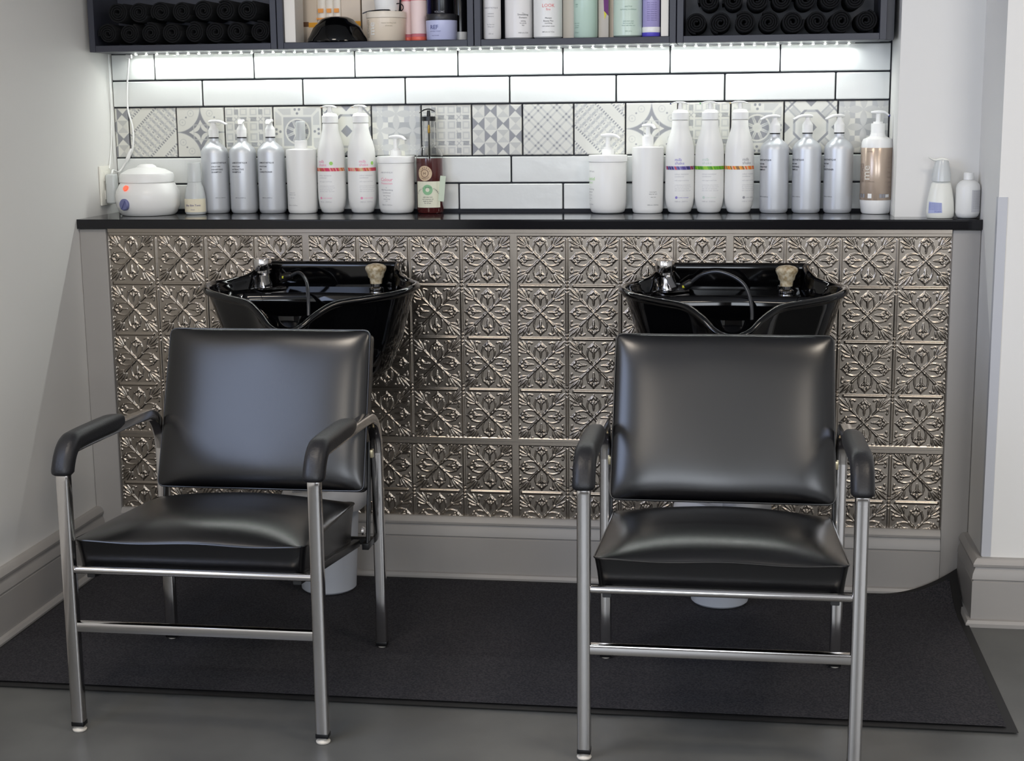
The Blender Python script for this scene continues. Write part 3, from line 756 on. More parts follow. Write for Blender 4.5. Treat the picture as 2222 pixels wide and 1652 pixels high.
# ------------------------------------------------------------ bottles
BY = .248
def pump(t, z, col, nozzle_ang, style='curve', s=1.0, rc=.0135, hc=.022, rs=.0055, hs=.02, L=.040, hh=.007, tip=None):
    """collar + stem + head; nozzle_ang: 0 points right (+X), -90deg points at the viewer"""
    bm = B(); prof = [(0, z-.002), (rc, z-.002), (rc, z+hc), (rc*.96, z+hc+.002)]
    if style == 'cone': prof += [(rs*1.3, z+hc+.013), (rs, z+hc+hs)]
    else: prof += [(rc*.72, z+hc+.0025), (rc*.70, z+hc+.007), (rs, z+hc+.0075), (rs, z+hc+hs)]
    prof += [(0, z+hc+hs)]
    lathe(bm, prof, 28); mkobj('pump_collar', bm, col, t)
    zt = z+hc+hs; a = nozzle_ang; dx, dy = math.cos(a), math.sin(a)
    bm = B()
    if style == 'cone': pts = [(-.012*dx, -.012*dy, zt+.002), (0, 0, zt+.004), (L*.5*dx, L*.5*dy, zt+.003), (L*dx, L*dy, zt-.006)]; sc = [.9, 1.15, .95, .55]; sec = rrect(.019*s, .008*s, .0035*s, 3)
    elif style == 'flat': pts = [(-.020*dx, -.020*dy, zt+.003), (0, 0, zt+.004), (L*.6*dx, L*.6*dy, zt+.003), (L*dx, L*dy, zt-.006)]; sc = [.8, 1.25, .9, .55]; sec = rrect(.016*s, .008*s, .0035*s, 3)
    else: pts = [(-.017*dx, -.017*dy, zt+.001), (-.006*dx, -.006*dy, zt+.0035), (L*.5*dx, L*.5*dy, zt+.003), (L*dx, L*dy, zt-.002)]; sc = [.7, 1.05, .95, .6]; sec = rrect(.017*s, .006*s, .0028*s, 3)
    up = Vector((-dy, dx, 0))
    p3 = smooth_path(pts, 4); n = len(p3)
    scs = [np.interp(i/(n-1)*3, range(4), sc) for i in range(n)]
    sweep(bm, p3, sec, up=up, scale=list(map(float, scs)))
    o = mkobj('pump_head', bm, col, t, auto=60)
    if tip:
        bm = B(); lathe(bm, [(0, -.003), (.0028, -.003), (.0028, .003), (0, .003)], 10, axis=Matrix.Translation((L*dx, L*dy, zt-.006)) @ Matrix.Rotation(a, 4, 'Z') @ Matrix.Rotation(PI/2, 4, 'Y')); mkobj('nozzle_tip', bm, tip, o)
silver_m = pm('satin silver aluminium', (206, 209, 213), .38, .35)
sil_lab = pm('silver bottle print', (58, 60, 68), .6)
def silver(x, label, ang, nz, kind, lines):
    t = thing('pump_bottle', label, 'bottle', (x, BY, CT), 0, 'silver pump bottles on the counter')
    R = .0415
    bm = B(); lathe(bm, [(0, .001), (R*.86, .001), (R*.96, .006), (R, .014), (R, .182), (R*.97, .190), (R*.85, .199), (R*.55, .210), (R*.38, .215), (.0138, .221), (.0138, .228), (0, .228)], 48)
    mkobj('bottle_body', bm, silver_m, t, auto=50)
    bm = B(); lathe(bm, [(.0142, .2275), (.0150, .2275), (.0150, .2315), (.0142, .2315)], 28); mkobj('neck_ring', bm, blackpl, t)
    pump(t, .233, white_pl, nz, 'cone', rc=.0152, hc=.020, hs=.022, rs=.0065, L=.046)
    bm = B(); text_bm(bm, 'LABIOSTHETIQUE', .0062, on_cyl(R, ang, .152), bold=.00012)
    for i, (s_, z_, sz) in enumerate(lines): text_bm(bm, s_, sz, on_cyl(R, ang-.60, z_), align='LEFT', bold=.00012)
    text_bm(bm, '1000 ml e 33.8 fl.oz.', .0042, on_cyl(R, ang, .047))
    mkobj('lettering', bm, sil_lab, t, smooth=False)
def px2x(px):  # plan position on the counter line y = BY for a pixel column of the calibration table
    return float(np.interp(px, PXT, PXX))
PXT = [242, 385, 487, 593, 693, 804, 910, 1020, 1131, 1243, 1355, 1467, 1582, 1698, 1814, 1932]
PXX = None
def _cal():
    yaw, pitch, roll = -.142855, .179896, -.010281
    cy, sy, cp, sp = math.cos(yaw), math.sin(yaw), math.cos(pitch), math.sin(pitch)
    f = Vector((sy*cp, cy*cp, -sp)); r = Vector((cy, -sy, 0)); u = r.cross(f)
    cr, sr = math.cos(roll), math.sin(roll); r, u = cr*r+sr*u, -sr*r+cr*u
    def g(px, py, yy):
        d = f + r*(px-1111)/3258.12 - u*(py-826)/3258.12
        k = (yy+4.2330)/d.y; return 1.81976+k*d.x
    return g
_g = _cal()
def bx(l, r_, y=BY, py=400): return _g((l+r_)/2, py, y)
shp = [('SHAMPOO', .124, .0064)]
silver(bx(437, 500), 'silver pump bottle with long white spout pointing right, beside the small lotion bottle', .65, -.15, 0, [('STRUCTURE', .141, .005), ('DENSIFYING', .132, .0064), ('SHAMPOO', .124, .0064)])
silver(bx(498, 560), 'silver pump bottle in the middle of the left silver trio', .02, -1.35, 0, [('STRUCTURE', .141, .005), ('INTERACTIVE', .132, .0064), ('SHAMPOO', .124, .0064)])
silver(bx(559, 622), 'silver pump bottle printed conditioner, beside the capped white bottle', -.12, -1.45, 0, [('STRUCTURE', .141, .005), ('SPA', .132, .0064), ('CONDITIONER', .124, .0064)])
silver(bx(1646, 1713), 'silver pump bottle beside the orange banded milk white bottle', -.85, PI+.35, 0, [('STRUCTURE', .141, .005), ('ATTRACTIVE', .132, .0064), ('SHAMPOO', .124, .0064)])
silver(bx(1716, 1783), 'silver pump bottle in the middle of the right silver trio', -.85, PI+.45, 0, [('STRUCTURE', .141, .005), ('DENSIFYING', .132, .0064), ('SHAMPOO', .124, .0064)])
silver(bx(1784, 1852), 'silver pump bottle beside the taupe labelled bottle', -.85, PI+.5, 0, [('STRUCTURE', .141, .005), ('SPA', .132, .0064), ('CONDITIONER', .124, .0064)])

white_sat = pm('satin white bottle plastic', (236, 236, 233), .33)
pg = pm('pale green print', (176, 218, 150), .6); pr_pink = pm('pink print', (238, 140, 165), .6)
def tallwhite(x, label, ang, overcap):
    t = thing('pump_bottle', label, 'bottle', (x, BY, CT), 0, 'straight white salon bottles on the counter')
    R = .0455; Rt = .047
    bm = B(); lathe(bm, [(0, .001), (R*.90, .001), (R*.97, .005), (R, .014), (Rt, .188), (Rt*.985, .192), (.03, .1945), (.016, .196), (0, .196)], 48); mkobj('bottle_body', bm, white_sat, t, auto=40)
    if overcap:
        bm = B(); lathe(bm, [(.0195, .194), (.0195, .218), (.0185, .219), (.0185, .194)], 32); mkobj('pump_collar', bm, white_pl, t)
        bm = B(); lathe(bm, [(.0185, .219), (.0150, .220), (.0148, .272), (.013, .276), (0, .277)], 32); mkobj('overcap', bm, clearpl, t)
        bm = B(); lathe(bm, [(0, .216), (.009, .216), (.006, .25), (.010, .258), (.010, .266), (0, .267)], 20); mkobj('pump_head', bm, white_pl, t)
    else: pump(t, .196, white_pl, -.75, 'flat', rc=.0165, hc=.026, hs=.030, rs=.0065, L=.030)
    bm = B(); text_bm(bm, 'LABIOSTHETIQUE', .0056, on_cyl(R, ang, .160), bold=.0001)
    for s_, z_, sz in (('La', .092, .005), ('Classic', .083, .0065), ('Shampoo', .074, .0065), ('cleansing for', .062, .0045), ('daily hair care', .056, .0045), ('salon size', .047, .0042), ('1000 ml e 33.8 fl.oz.', .024, .0045)): text_bm(bm, s_, sz, on_cyl(R, ang, z_))
    mkobj('lettering', bm, printgrey if overcap else printblack, t, smooth=False)
    bm = B(); text_bm(bm, 'Essentiel', .0135, on_cyl(R, ang, .134), bold=.0001); mkobj('lettering', bm, pg, t, smooth=False)
tallwhite(bx(622, 690), 'straight white bottle with a clear capped pump, beside the left silver trio', -.48, True)
tallwhite(bx(1371, 1440), 'straight white pump bottle beside the violet banded milk bottle', .42, False)

def milk(x, label, cols, pc, ang, nz, tipc, leaf, start=-1.35):
    t = thing('pump_bottle', label, 'bottle', (x, BY, CT), 0, 'milk white pump bottles with coloured bands')
    R = .0425
    prof = [(0, .001), (R*.66, .001), (R*.78, .005), (R*.92, .022), (R, .045), (R*1.01, .075), (R, .150), (R*.985, .175), (R*.94, .195), (R*.82, .216), (R*.66, .236), (R*.575, .252), (R*.555, .268)]
    bm = B(); lathe(bm, prof+[(R*.50, .270), (0, .270)], 48); mkobj('bottle_body', bm, white_sat, t, auto=50)
    bm = B(); lathe(bm, [(.0225, .2705), (.0245, .2712), (.0245, .291), (.0215, .294), (.0205, .298), (.013, .300), (.0075, .302), (.0062, .318), (0, .318)], 36); mkobj('pump_collar', bm, white_pl, t)
    bm = B(); a = nz; dx, dy = math.cos(a), math.sin(a)
    pts = smooth_path([(-.022*dx, -.022*dy, .3165), (-.008*dx, -.008*dy, .3205), (.012*dx, .012*dy, .321), (.028*dx, .028*dy, .318)], 4); n = len(pts)
    sweep(bm, pts, rrect(.020, .0045, .002, 3), up=Vector((-dy, dx, 0)), scale=[float(np.interp(i/(n-1)*3, range(4), (.6, 1.1, 1.0, .5))) for i in range(n)]); o = mkobj('pump_head', bm, white_pl, t, auto=60)
    bm = B(); box(bm, -.0025, .0025, -.002, .002, -.002, .002, r=.0008); mkobj('nozzle_tip', bm, pm('tip '+tipc[0], tipc[1], .5), o, loc=(.0285*dx, .0285*dy, .3175))
    # band: diagonal coloured facets
    R1 = R*1.01; zA, zB = .1275, .1375; k = 26; span = 2.7; rnd = random.Random(label)
    bms = {}
    for i in range(k):
        c = rnd.choice(cols); bmc = bms.setdefault(c, B())
        a0 = start+span*i/k; a1 = start+span*(i+1)/k; sk = .05
        f = on_cyl(R1, 0, 0, 1, .0005)
        v = [bmc.verts.new(f(R1*(a0+sk), zA)), bmc.verts.new(f(R1*(a1+sk), zA)), bmc.verts.new(f(R1*(a1-sk), zB)), bmc.verts.new(f(R1*(a0-sk), zB))]; bmc.faces.new(v)
    bm = B()
    mats = []
    for q, (c, b_) in enumerate(bms.items()):
        mats.append(pm('band %d %d %d' % c, c, .5)); mm = {}
        for v in b_.verts: mm[v] = bm.verts.new(v.co)
        for f_ in b_.faces: nf = bm.faces.new([mm[v] for v in f_.verts]); nf.material_index = q
        b_.free()
    mkobj('colour_band', bm, mats, t, smooth=False, recalc=False)
    pcm = pm('print %d %d %d' % pc, pc, .6)
    bm = B(); al = ang
    for s_, z_, sz in (('milk', .1525, .0125), ('shake', .1425, .0125)): text_bm(bm, s_, sz, on_cyl(R, al-.05, z_), align='LEFT')
    f = on_cyl(R, al, .047); vs = [bm.verts.new(f(.0035+.0038*math.cos(q), .0038*math.sin(q))) for q in [2*PI*i/16 for i in range(16)]]; bm.faces.new(vs)
    text_bm(bm, 'z.one concept', .0055, on_cyl(R, al+.22, .0455), align='LEFT'); mkobj('lettering', bm, pcm, t, smooth=False)
    bm = B()
    for s_, z_, sz in (('colour maintainer', .113, .006), ('conditioner', .106, .006), ('with yogurt and fruits', .095, .005), ('moisturizing and protective', .082, .0045), ('for natural and coloured hair', .0765, .0045), ('silky soft and shining hair', .071, .0045), ('after every wash, rinse well', .0655, .0045), ('1000 ml - 33.8 fl.oz.', .034, .0052)):
        text_bm(bm, s_, sz, on_cyl(R, al-.05, z_), align='LEFT')
    mkobj('lettering', bm, pm('pale grey print', (186, 186, 190), .6), t, smooth=False)
    if leaf:
        bm = B(); f = on_cyl(R, al+.95, .151, e=.0006); vs = [bm.verts.new(f(.0055*math.cos(q), .0055*math.sin(q))) for q in [2*PI*i/20 for i in range(20)]]; bm.faces.new(vs)
        mkobj('green_sticker', bm, pm('green sticker', (165, 218, 110), .5), t, smooth=False)
red = [(200, 80, 90), (225, 130, 110), (190, 110, 60), (215, 190, 140), (215, 60, 100), (235, 160, 150)]
milk(bx(689, 752), 'milk white pump bottle with red band, beside the capped white bottle', red, (236, 150, 185), -.72, 2.9, ('orange', (230, 170, 120)), True)
milk(bx(754, 818), 'milk white pump bottle with red band, beside the white tub and amber bottle', red, (236, 150, 185), .10, 2.75, ('orange pale', (230, 180, 130)), True, -1.05)
milk(bx(1443, 1507), 'milk white pump bottle with violet band', [(120, 110, 170), (60, 55, 110), (150, 145, 195), (90, 80, 150), (205, 80, 90)], (140, 130, 200), -.28, PI+.1, ('navy', (40, 45, 110)), False, -1.15)
milk(bx(1507, 1571), 'milk white pump bottle with green band', [(110, 180, 40), (80, 150, 30), (150, 200, 60), (95, 165, 50)], (200, 216, 205), -.45, PI+.05, ('green', (80, 160, 90)), False)
milk(bx(1571, 1636), 'milk white pump bottle with orange band', [(240, 175, 70), (235, 150, 60), (225, 190, 150), (235, 110, 60), (150, 110, 70)], (150, 150, 155), .25, PI+.1, ('cream', (235, 210, 150)), False)

def tub(x, label, ang, nz, words, pc):
    t = thing('pump_tub', label, 'tub', (x, BY-.006, CT), 0, 'wide white pump tubs on the counter')
    R = .0545
    bm = B(); lathe(bm, [(0, .001), (R*.80, .001), (R*.90, .005), (R*.97, .016), (R, .030), (R*1.01, .150), (R*1.0, .151), (0, .151)], 56); mkobj('tub_body', bm, white_sat, t, auto=50)
    bm = B(); lathe(bm, [(R*1.02, .1505), (R*1.05, .152), (R*1.05, .168), (R*1.03, .1705), (.018, .172), (0, .172)], 56); mkobj('lid', bm, white_pl, t)
    pump(t, .173, white_pl, nz, 'flat', s=1.15, rc=.0175, hc=.013, hs=.038, rs=.007, L=.038)
    bm = B(); text_bm(bm, 'LABIOSTHETIQUE', .0056, on_cyl(R, ang, .122), bold=.0001)
    for s_, z_, sz in (('La', .0775, .0045), (words[2], .070, .0065), ('Conditioner', .062, .006), ('with UV filters', .0535, .0045), ('for', .049, .004), ('coloured hair', .0435, .0045), ('care', .038, .004), ('1000 ml e 33.8 fl.oz.', .026, .0046)): text_bm(bm, s_, sz, on_cyl(R, ang, z_))
    mkobj('lettering', bm, printgrey, t, smooth=False)
    bm = B(); text_bm(bm, words[0], .0145, on_cyl(R, ang, .098), bold=.0001); text_bm(bm, words[1], .0095, on_cyl(R, ang, .0885)); mkobj('lettering', bm, pc, t, smooth=False)
tub(bx(818, 903, BY-.006), 'wide white tub with pump and pink lettering beside the amber bottle', -.38, -.45, ('Colour', 'Protection', 'Mild Nourishing'), pr_pink)
tub(bx(1277, 1361, BY-.006), 'wide white tub with pump standing at the left end of the right bottle row', -1.15, -.3, ('Essentiel', 'Natural', 'Mild Nourishing'), pg)

# amber bottle
t = thing('amber_bottle', 'clear pump bottle half full of dark red brown liquid with green round label', 'bottle', (bx(903, 963), BY, CT))
glass = pm('clear plastic', (250, 250, 250), .03, trans=1, ior=1.2)
R = .0400
out = [(R, .1645), (R, .170), (R*.95, .180), (R*.80, .190), (.022, .197), (.0185, .203), (.0185, .275), (.0175, .277)]
bm = B(); lathe(bm, out+[(.0165, .277), (.0170, .204), (.0205, .199), (R*.77, .188), (R*.92, .178), (R*.965, .170), (R*.965, .1645)], 48); mkobj('bottle_body', bm, glass, t, auto=50)
bm = B(); lathe(bm, [(0, .001), (R*.92, .001), (R, .006), (R, .1640), (0, .1640)], 48); mkobj('liquid', bm, pm('dark amber liquid', (74, 31, 30), .12, coat=.5), t, auto=50)
bm = B(); lathe(bm, [(.0135, .274), (.0205, .274), (.0205, .287), (.006, .288), (.0045, .305), (0, .305)], 28); mkobj('pump_collar', bm, blackpl, t)
bm = B(); p3 = smooth_path([(-.028, 0, .298), (-.012, -.004, .307), (.004, -.006, .309), (.020, -.004, .302)], 4); n = len(p3)
sweep(bm, p3, rrect(.011, .004, .0018, 3), up=Vector((0, 1, 0)), scale=[float(np.interp(i/(n-1)*3, range(4), (.4, 1, 1.1, .6))) for i in range(n)]); mkobj('pump_head', bm, blackpl, t)
bm = B(); tube(bm, [(0, 0, .012), (0, 0, .16), (0, 0, .274)], .0028, 10); mkobj('dip_tube', bm, pm('pale tube', (205, 195, 160), .3), t)
bm = B(); lathe(bm, [(0, .236), (.004, .238), (.0045, .25), (.003, .262), (0, .263)], 14); mkobj('pump_spring', bm, pm('brass spring', (190, 150, 60), .35, .6), t)
def arc_text(bm, s, rad, zc, ang, size, up=True, R=.04):
    n = len(s)
    for i, ch_ in enumerate(s):
        th = (i-(n-1)/2)*size*.80/rad; th = th if up else -th
        cx, cz = rad*math.sin(th), rad*math.cos(th)
        if not up: cz = -cz
        rot = -th if up else th
        f = on_cyl(R, ang, zc, e=.0010)
        text_bm(bm, ch_, size, (lambda x, y, f=f, cx=cx, cz=cz, rot=rot: f(cx+x*math.cos(rot)-y*math.sin(rot), cz+x*math.sin(rot)+y*math.cos(rot))))
def disc(bm, R, ang, z, r0, r1, e=.0006, n=36):
    f = on_cyl(R, ang, z, e=e); m = max(1, int((r1-r0)/.002)); prev = None
    if r0 == 0: c0 = bm.verts.new(f(0, 0))
    for k in range(0 if r0 else 1, m+1):
        r = r0+(r1-r0)*k/m
        cur = [bm.verts.new(f(r*math.cos(2*PI*i/n), r*math.sin(2*PI*i/n))) for i in range(n)]
        for i in range(n):
            j = (i+1) % n
            if prev: bm.faces.new((prev[i], prev[j], cur[j], cur[i]))
            elif r0 == 0: bm.faces.new((c0, cur[i], cur[j]))
        prev = cur
bm = B(); disc(bm, R, -.20, .120, 0, .0225); seal = mkobj('round_seal', bm, pm('tan seal', (205, 180, 148), .5), t, smooth=False)
bm = B(); disc(bm, R, -.20, .120, .0105, .0120, .0008); arc_text(bm, 'LIBERTY', .0140, .120, -.20, .0068); arc_text(bm, 'HERBAL', .0185, .120, -.20, .0068, False); text_bm(bm, 'H', .012, on_cyl(R, -.20, .116, e=.0009)); mkobj('lettering', bm, pm('brown print', (80, 40, 34), .6), seal, smooth=False)
paper = pm('pale label paper', (222, 222, 200), .6)
bm = B(); band(bm, R, .018, .096, -1.0, 1.02, e=.0004); lab = mkobj('label', bm, paper, t, smooth=False)
bm = B(); disc(bm, R, .0, .071, .006, .0155, .0006); mkobj('green_circle', bm, pm('green label ink', (138, 186, 142), .6), lab, smooth=False)
bm = B(); arc_text(bm, 'SIMPLY PURE HERBS', .040, .0365, .0, .0060)
for s_, z_ in (('with aloe vera', .048), ('and rosemary oil', .042), ('made by hand', .036), ('for all hair', .030)): text_bm(bm, s_, .005, on_cyl(R, .0, z_, e=.0009))
mkobj('lettering', bm, printblack, lab, smooth=False)
bm = B(); box(bm, .033, .050, -.028, -.0268, .036, .112, r=.0004, seg=1, rot=Matrix.Translation((.041, -.027, .07)) @ Matrix.Rotation(.10, 4, 'Y') @ Matrix.Translation((-.041, .027, -.07)) ); mkobj('hang_tag', bm, pm('pale green tag', (206, 218, 196), .6), t, smooth=False)

# small lotion bottle next to the warmer
xs = _g(424, 430, .192)
t = thing('lotion_bottle', 'small white lotion bottle with clear cap and cream label beside the warmer', 'bottle', (xs, .192, CT))
R = .0325
bm = B(); lathe(bm, [(0, .001), (R*.9, .001), (R, .006), (R*1.0, .045), (R*.93, .062), (R*.80, .082), (R*.68, .092), (R*.66, .098), (0, .098)], 40); mkobj('bottle_body', bm, clearpl, t, auto=50)
bm = B(); lathe(bm, [(0, .0985), (R*.66, .0985), (R*.66, .108), (R*.60, .153), (R*.56, .156), (0, .157)], 36); mkobj('cap', bm, clearpl, t, auto=40)
bm = B(); band(bm, R, .008, .048, -1.5, 1.5, e=.0005); lab = mkobj('label', bm, pm('cream label', (232, 224, 200), .55), t, smooth=False)
bm = B(); text_bm(bm, 'Silky Skin Tonic', .0078, on_cyl(R, .05, .026, e=.001), bold=.0001); text_bm(bm, 'lotion', .005, on_cyl(R, .05, .014, e=.001)); mkobj('lettering', bm, pm('violet print', (110, 100, 140), .6), lab, smooth=False)

# taupe bottle
t = thing('pump_bottle', 'white pump bottle with shiny taupe label, last before the white wall corner', 'bottle', (_g(1901, 400, .215), .215, CT))
R = .0445
bm = B(); lathe(bm, [(0, .001), (R*.84, .001), (R*.92, .006), (R, .034), (R, .190), (R*.985, .203), (R*.9, .212), (R*.5, .220), (.022, .223), (.020, .227), (.020, .231), (0, .231)], 48); mkobj('bottle_body', bm, white_pl, t, auto=40)
bm = B(); lathe(bm, [(R+.0002, .040), (R+.0008, .041), (R+.0008, .187), (R+.0002, .188)], 64); lab = mkobj('label', bm, pm('shiny taupe label', (190, 172, 155), .24, .35), t, auto=60)
pump(t, .232, white_pl, -.25, 'flat', s=1.0, rc=.0195, hc=.022, hs=.030, rs=.0065, L=.030, tip=pm('blue nozzle', (50, 60, 140), .4))
bm = B()
RR = R+.0012
def vert_text(s, size, ang, zc):
    f = on_cyl(RR, ang, zc, e=.0006); text_bm(bm, s, size, lambda x, y: f(-y, x), bold=.0003)
vert_text('me', .034, -.52, .118); mkobj('lettering', bm, pm('pearl print', (238, 232, 222), .2, .3), lab, smooth=False)
bm = B(); vert_text('BLOND', .016, -1.0, .118); text_bm(bm, 'tone enhancing', .005, on_cyl(RR, -.55, .092, e=.0005)); text_bm(bm, 'BLONDE', .0045, on_cyl(RR, -.55, .176, e=.0005))
for k in range(9): text_bm(bm, 'all blondes care bonding', .0036, on_cyl(RR, 1.0, .16-.014*k, e=.0005))
mkobj('lettering', bm, pm('brown grey print', (140, 124, 112), .5), lab, smooth=False)
bm = B()
for a in (-1.25, -1.0, .12, .32): band(bm, RR, .047, .058, a, a+.17, 4, .0005)
mkobj('colour_squares', bm, printgrey, lab, smooth=False)
bm = B(); band(bm, RR, .046, .059, -.6, -.35, 4, .0005); band(bm, RR, .048, .057, .52, .80, 4, .0005); mkobj('colour_squares', bm, white_pl, lab, smooth=False)

# bottles on the narrow ledge at right
t = thing('foam_dispenser', 'white foam dispenser with blue label on the ledge by the white wall', 'dispenser', (_g(2041, 430, .035), .035, CT))
offw = pm('translucent off white plastic', (226, 227, 220), .3)
bm = B(); lathe(bm, [(0, .001), (.034, .001), (.037, .006), (.0375, .020), (.035, .050), (.030, .078), (.026, .094), (.022, .100), (0, .100)], 40, sy=.72); mkobj('bottle_body', bm, offw, t, auto=50)
bm = B(); lathe(bm, [(0, .1005), (.0255, .1005), (.0245, .120), (.022, .135), (.019, .150), (.016, .158), (0, .160)], 32); mkobj('pump_collar', bm, clearpl, t)
bm = B(); sweep(bm, smooth_path([(.014, 0, .155), (0, 0, .161), (-.020, -.003, .158), (-.036, -.005, .166)], 4), rrect(.014, .009, .004, 3), up=Vector((0, 1, 0)), scale=[1.3-.9*i/12 for i in range(13)]); mkobj('pump_head', bm, offw, t)
bm = B(); f = on_cyl(.0372, 0, 0, .72, .0006); N_ = 12; g0 = [bm.verts.new(f(-.040+.042*i/N_, .014+.002*i/N_)) for i in range(N_+1)]; g1 = [bm.verts.new(f(-.038+.038*i/N_, .046-.003*i/N_)) for i in range(N_+1)]
for i in range(N_): bm.faces.new((g0[i], g0[i+1], g1[i+1], g1[i]))
lab = mkobj('label', bm, pm('pale blue label', (170, 178, 214), .5), t, smooth=False)
bm = B()
for k in range(5): text_bm(bm, 'gentle foaming hand wash', .0035, on_cyl(.0375, -.5, .040-.004*k, .72, .0012))
text_bm(bm, 'FOAM', .0065, on_cyl(.0375, -.25, .017, .72, .0012)); mkobj('lettering', bm, pm('blue print', (110, 116, 180), .5), lab, smooth=False)
t = thing('medicine_bottle', 'round white bottle with narrow cap at the right end of counter', 'bottle', (_g(2100, 430, .032), .032, CT))
bm = B(); lathe(bm, [(0, .001), (.024, .001), (.029, .006), (.0325, .016), (.0325, .082), (.030, .092), (.023, .100), (.014, .104), (0, .104)], 40); mkobj('bottle_body', bm, white_sat, t, auto=50)
bm = B(); lathe(bm, [(0, .1045), (.0135, .1045), (.0135, .122), (.012, .124), (0, .124)], 28); mkobj('cap', bm, white_pl, t)
bm = B(); band(bm, .0325, .018, .078, .18, 1.4, 12, .0004); lab = mkobj('label', bm, pm('grey label', (206, 206, 208), .6), t, smooth=False)
bm = B()
for k in range(11): text_bm(bm, 'for external use only', .0034, on_cyl(.0325, .75, .073-.0045*k, e=.0009))
mkobj('lettering', bm, printgrey, lab, smooth=False)

# ------------------------------------------------------------ items inside the cabinets
SZ = CZ0+TH
def cyl_item(name, label, cat, px0, px1, y, prof_fn, mat, group=None):
    x0, x1 = _g(px0, 60, y), _g(px1, 60, y); x = (x0+x1)/2; R = (x1-x0)/2
    t = thing(name, label, cat, (x, y, SZ), 0, group)
    bm = B(); lathe(bm, prof_fn(R), 40); mkobj('bottle_body', bm, mat, t, auto=45); return t, R
def box_item(name, label, cat, px0, px1, y0, y1, h, mat, z=0):
    x0, x1 = _g(px0, 60, y0), _g(px1, 60, y0)
    t = thing(name, label, cat, ((x0+x1)/2, (y0+y1)/2, SZ+z)); w2 = (x1-x0)/2; d2 = (y1-y0)/2
    bm = B(); box(bm, -w2, w2, -d2, d2, .0005, h, r=.0012, seg=1); mkobj('carton', bm, mat, t); return t, w2, d2
whitecard = pm('white card', (232, 228, 220), .5); cream = pm('cream card', (222, 206, 186), .5)
box_item('product_box', 'narrow white carton at the left end of the bowl cabinet', 'box', 617, 641, .112, .20, .20, whitecard)
t, w2, d2 = box_item('product_box', 'cream carton with orange band beside the narrow white carton', 'box', 642, 689, .256, .280, .22, cream)
bm = B(); box(bm, -w2-.0004, w2*.2, -d2-.0008, -d2, .052, .066); mkobj('brown_band', bm, pm('brown band', (120, 84, 58), .5), t, smooth=False)
bm = B(); box(bm, w2*.2, w2+.0004, -d2-.0008, -d2, .050, .064); mkobj('orange_band', bm, pm('orange band', (240, 170, 40), .5), t, smooth=False)
t, w2, d2 = box_item('product_box', 'cream carton with yellow band behind the black bowl', 'box', 741, 783, .257, .280, .20, cream)
bm = B(); box(bm, -w2-.0004, w2, -d2-.0008, -d2, .052, .066); mkobj('orange_band', bm, MATS['orange band'], t, smooth=False)
box_item('product_box', 'tall cream carton behind the black bowl and cream jar', 'box', 786, 815, .257, .280, .22, pm('pale cream card', (226, 214, 198), .5))
tubew = pm('white tube plastic', (236, 228, 214), .35); oran = pm('orange print', (242, 160, 70), .5)
for i, (a, b, dy, nm2) in enumerate(((689, 708, .264, 'leftmost'), (708, 724, .266, 'middle'), (724, 741, .266, 'rightmost'))):
    x0, x1 = _g(a, 40, dy), _g(b, 40, dy); x = (x0+x1)/2; r_ = (x1-x0)/2
    t = thing('cream_tube', 'white tube with orange print behind the black bowl, %s of three' % nm2, 'tube', (x, dy, SZ+(.0 if i else .0)), 0, 'tubes behind the black bowl')
    bm = B(); rings = []
    for z, k in ((.001, .6), (.012, .62), (.014, .9), (.05, 1), (.14, 1), (.17, 1.0)):
        fl = 1-.9*min(1, max(0, (z-.03)/.14)); rings.append([bm.verts.new((r_*k*math.cos(q), r_*k*fl*math.sin(q), z)) for q in [2*PI*j/24 for j in range(24)]])
    for p, q in zip(rings, rings[1:]):
        for j in range(24): bm.faces.new((p[j], p[(j+1) % 24], q[(j+1) % 24], q[j]))
    bm.faces.new(rings[0]); bm.faces.new(rings[-1]); mkobj('tube_body', bm, tubew, t)
    bm = B(); yv = -r_*.75; box(bm, -r_*.6, r_*.6, yv-.003, yv-.0005, .092, .104); box(bm, -r_*.95, r_*.95, yv-.004, yv-.002, .072, .077); mkobj('orange_print', bm, oran, t, smooth=False)
# black tint bowl, upside down
t = thing('tint_bowl', 'upturned glossy black mixing bowl on the cabinet floor', 'bowl', (_g(732, 70, .165), .165, SZ))
bm = B(); lathe(bm, [(.0855, .001), (.0880, .003), (.0870, .010), (.0800, .022), (.0700, .042), (.0610, .052), (.0580, .054), (.0480, .066), (.0330, .073), (.0180, .0745), (0, .0750)], 56)
lathe(bm, [(.0855, .001), (.083, .006), (.074, .024), (.062, .043), (.045, .060), (0, .070)], 56); mkobj('bowl_shell', bm, blackgloss, t, auto=35)
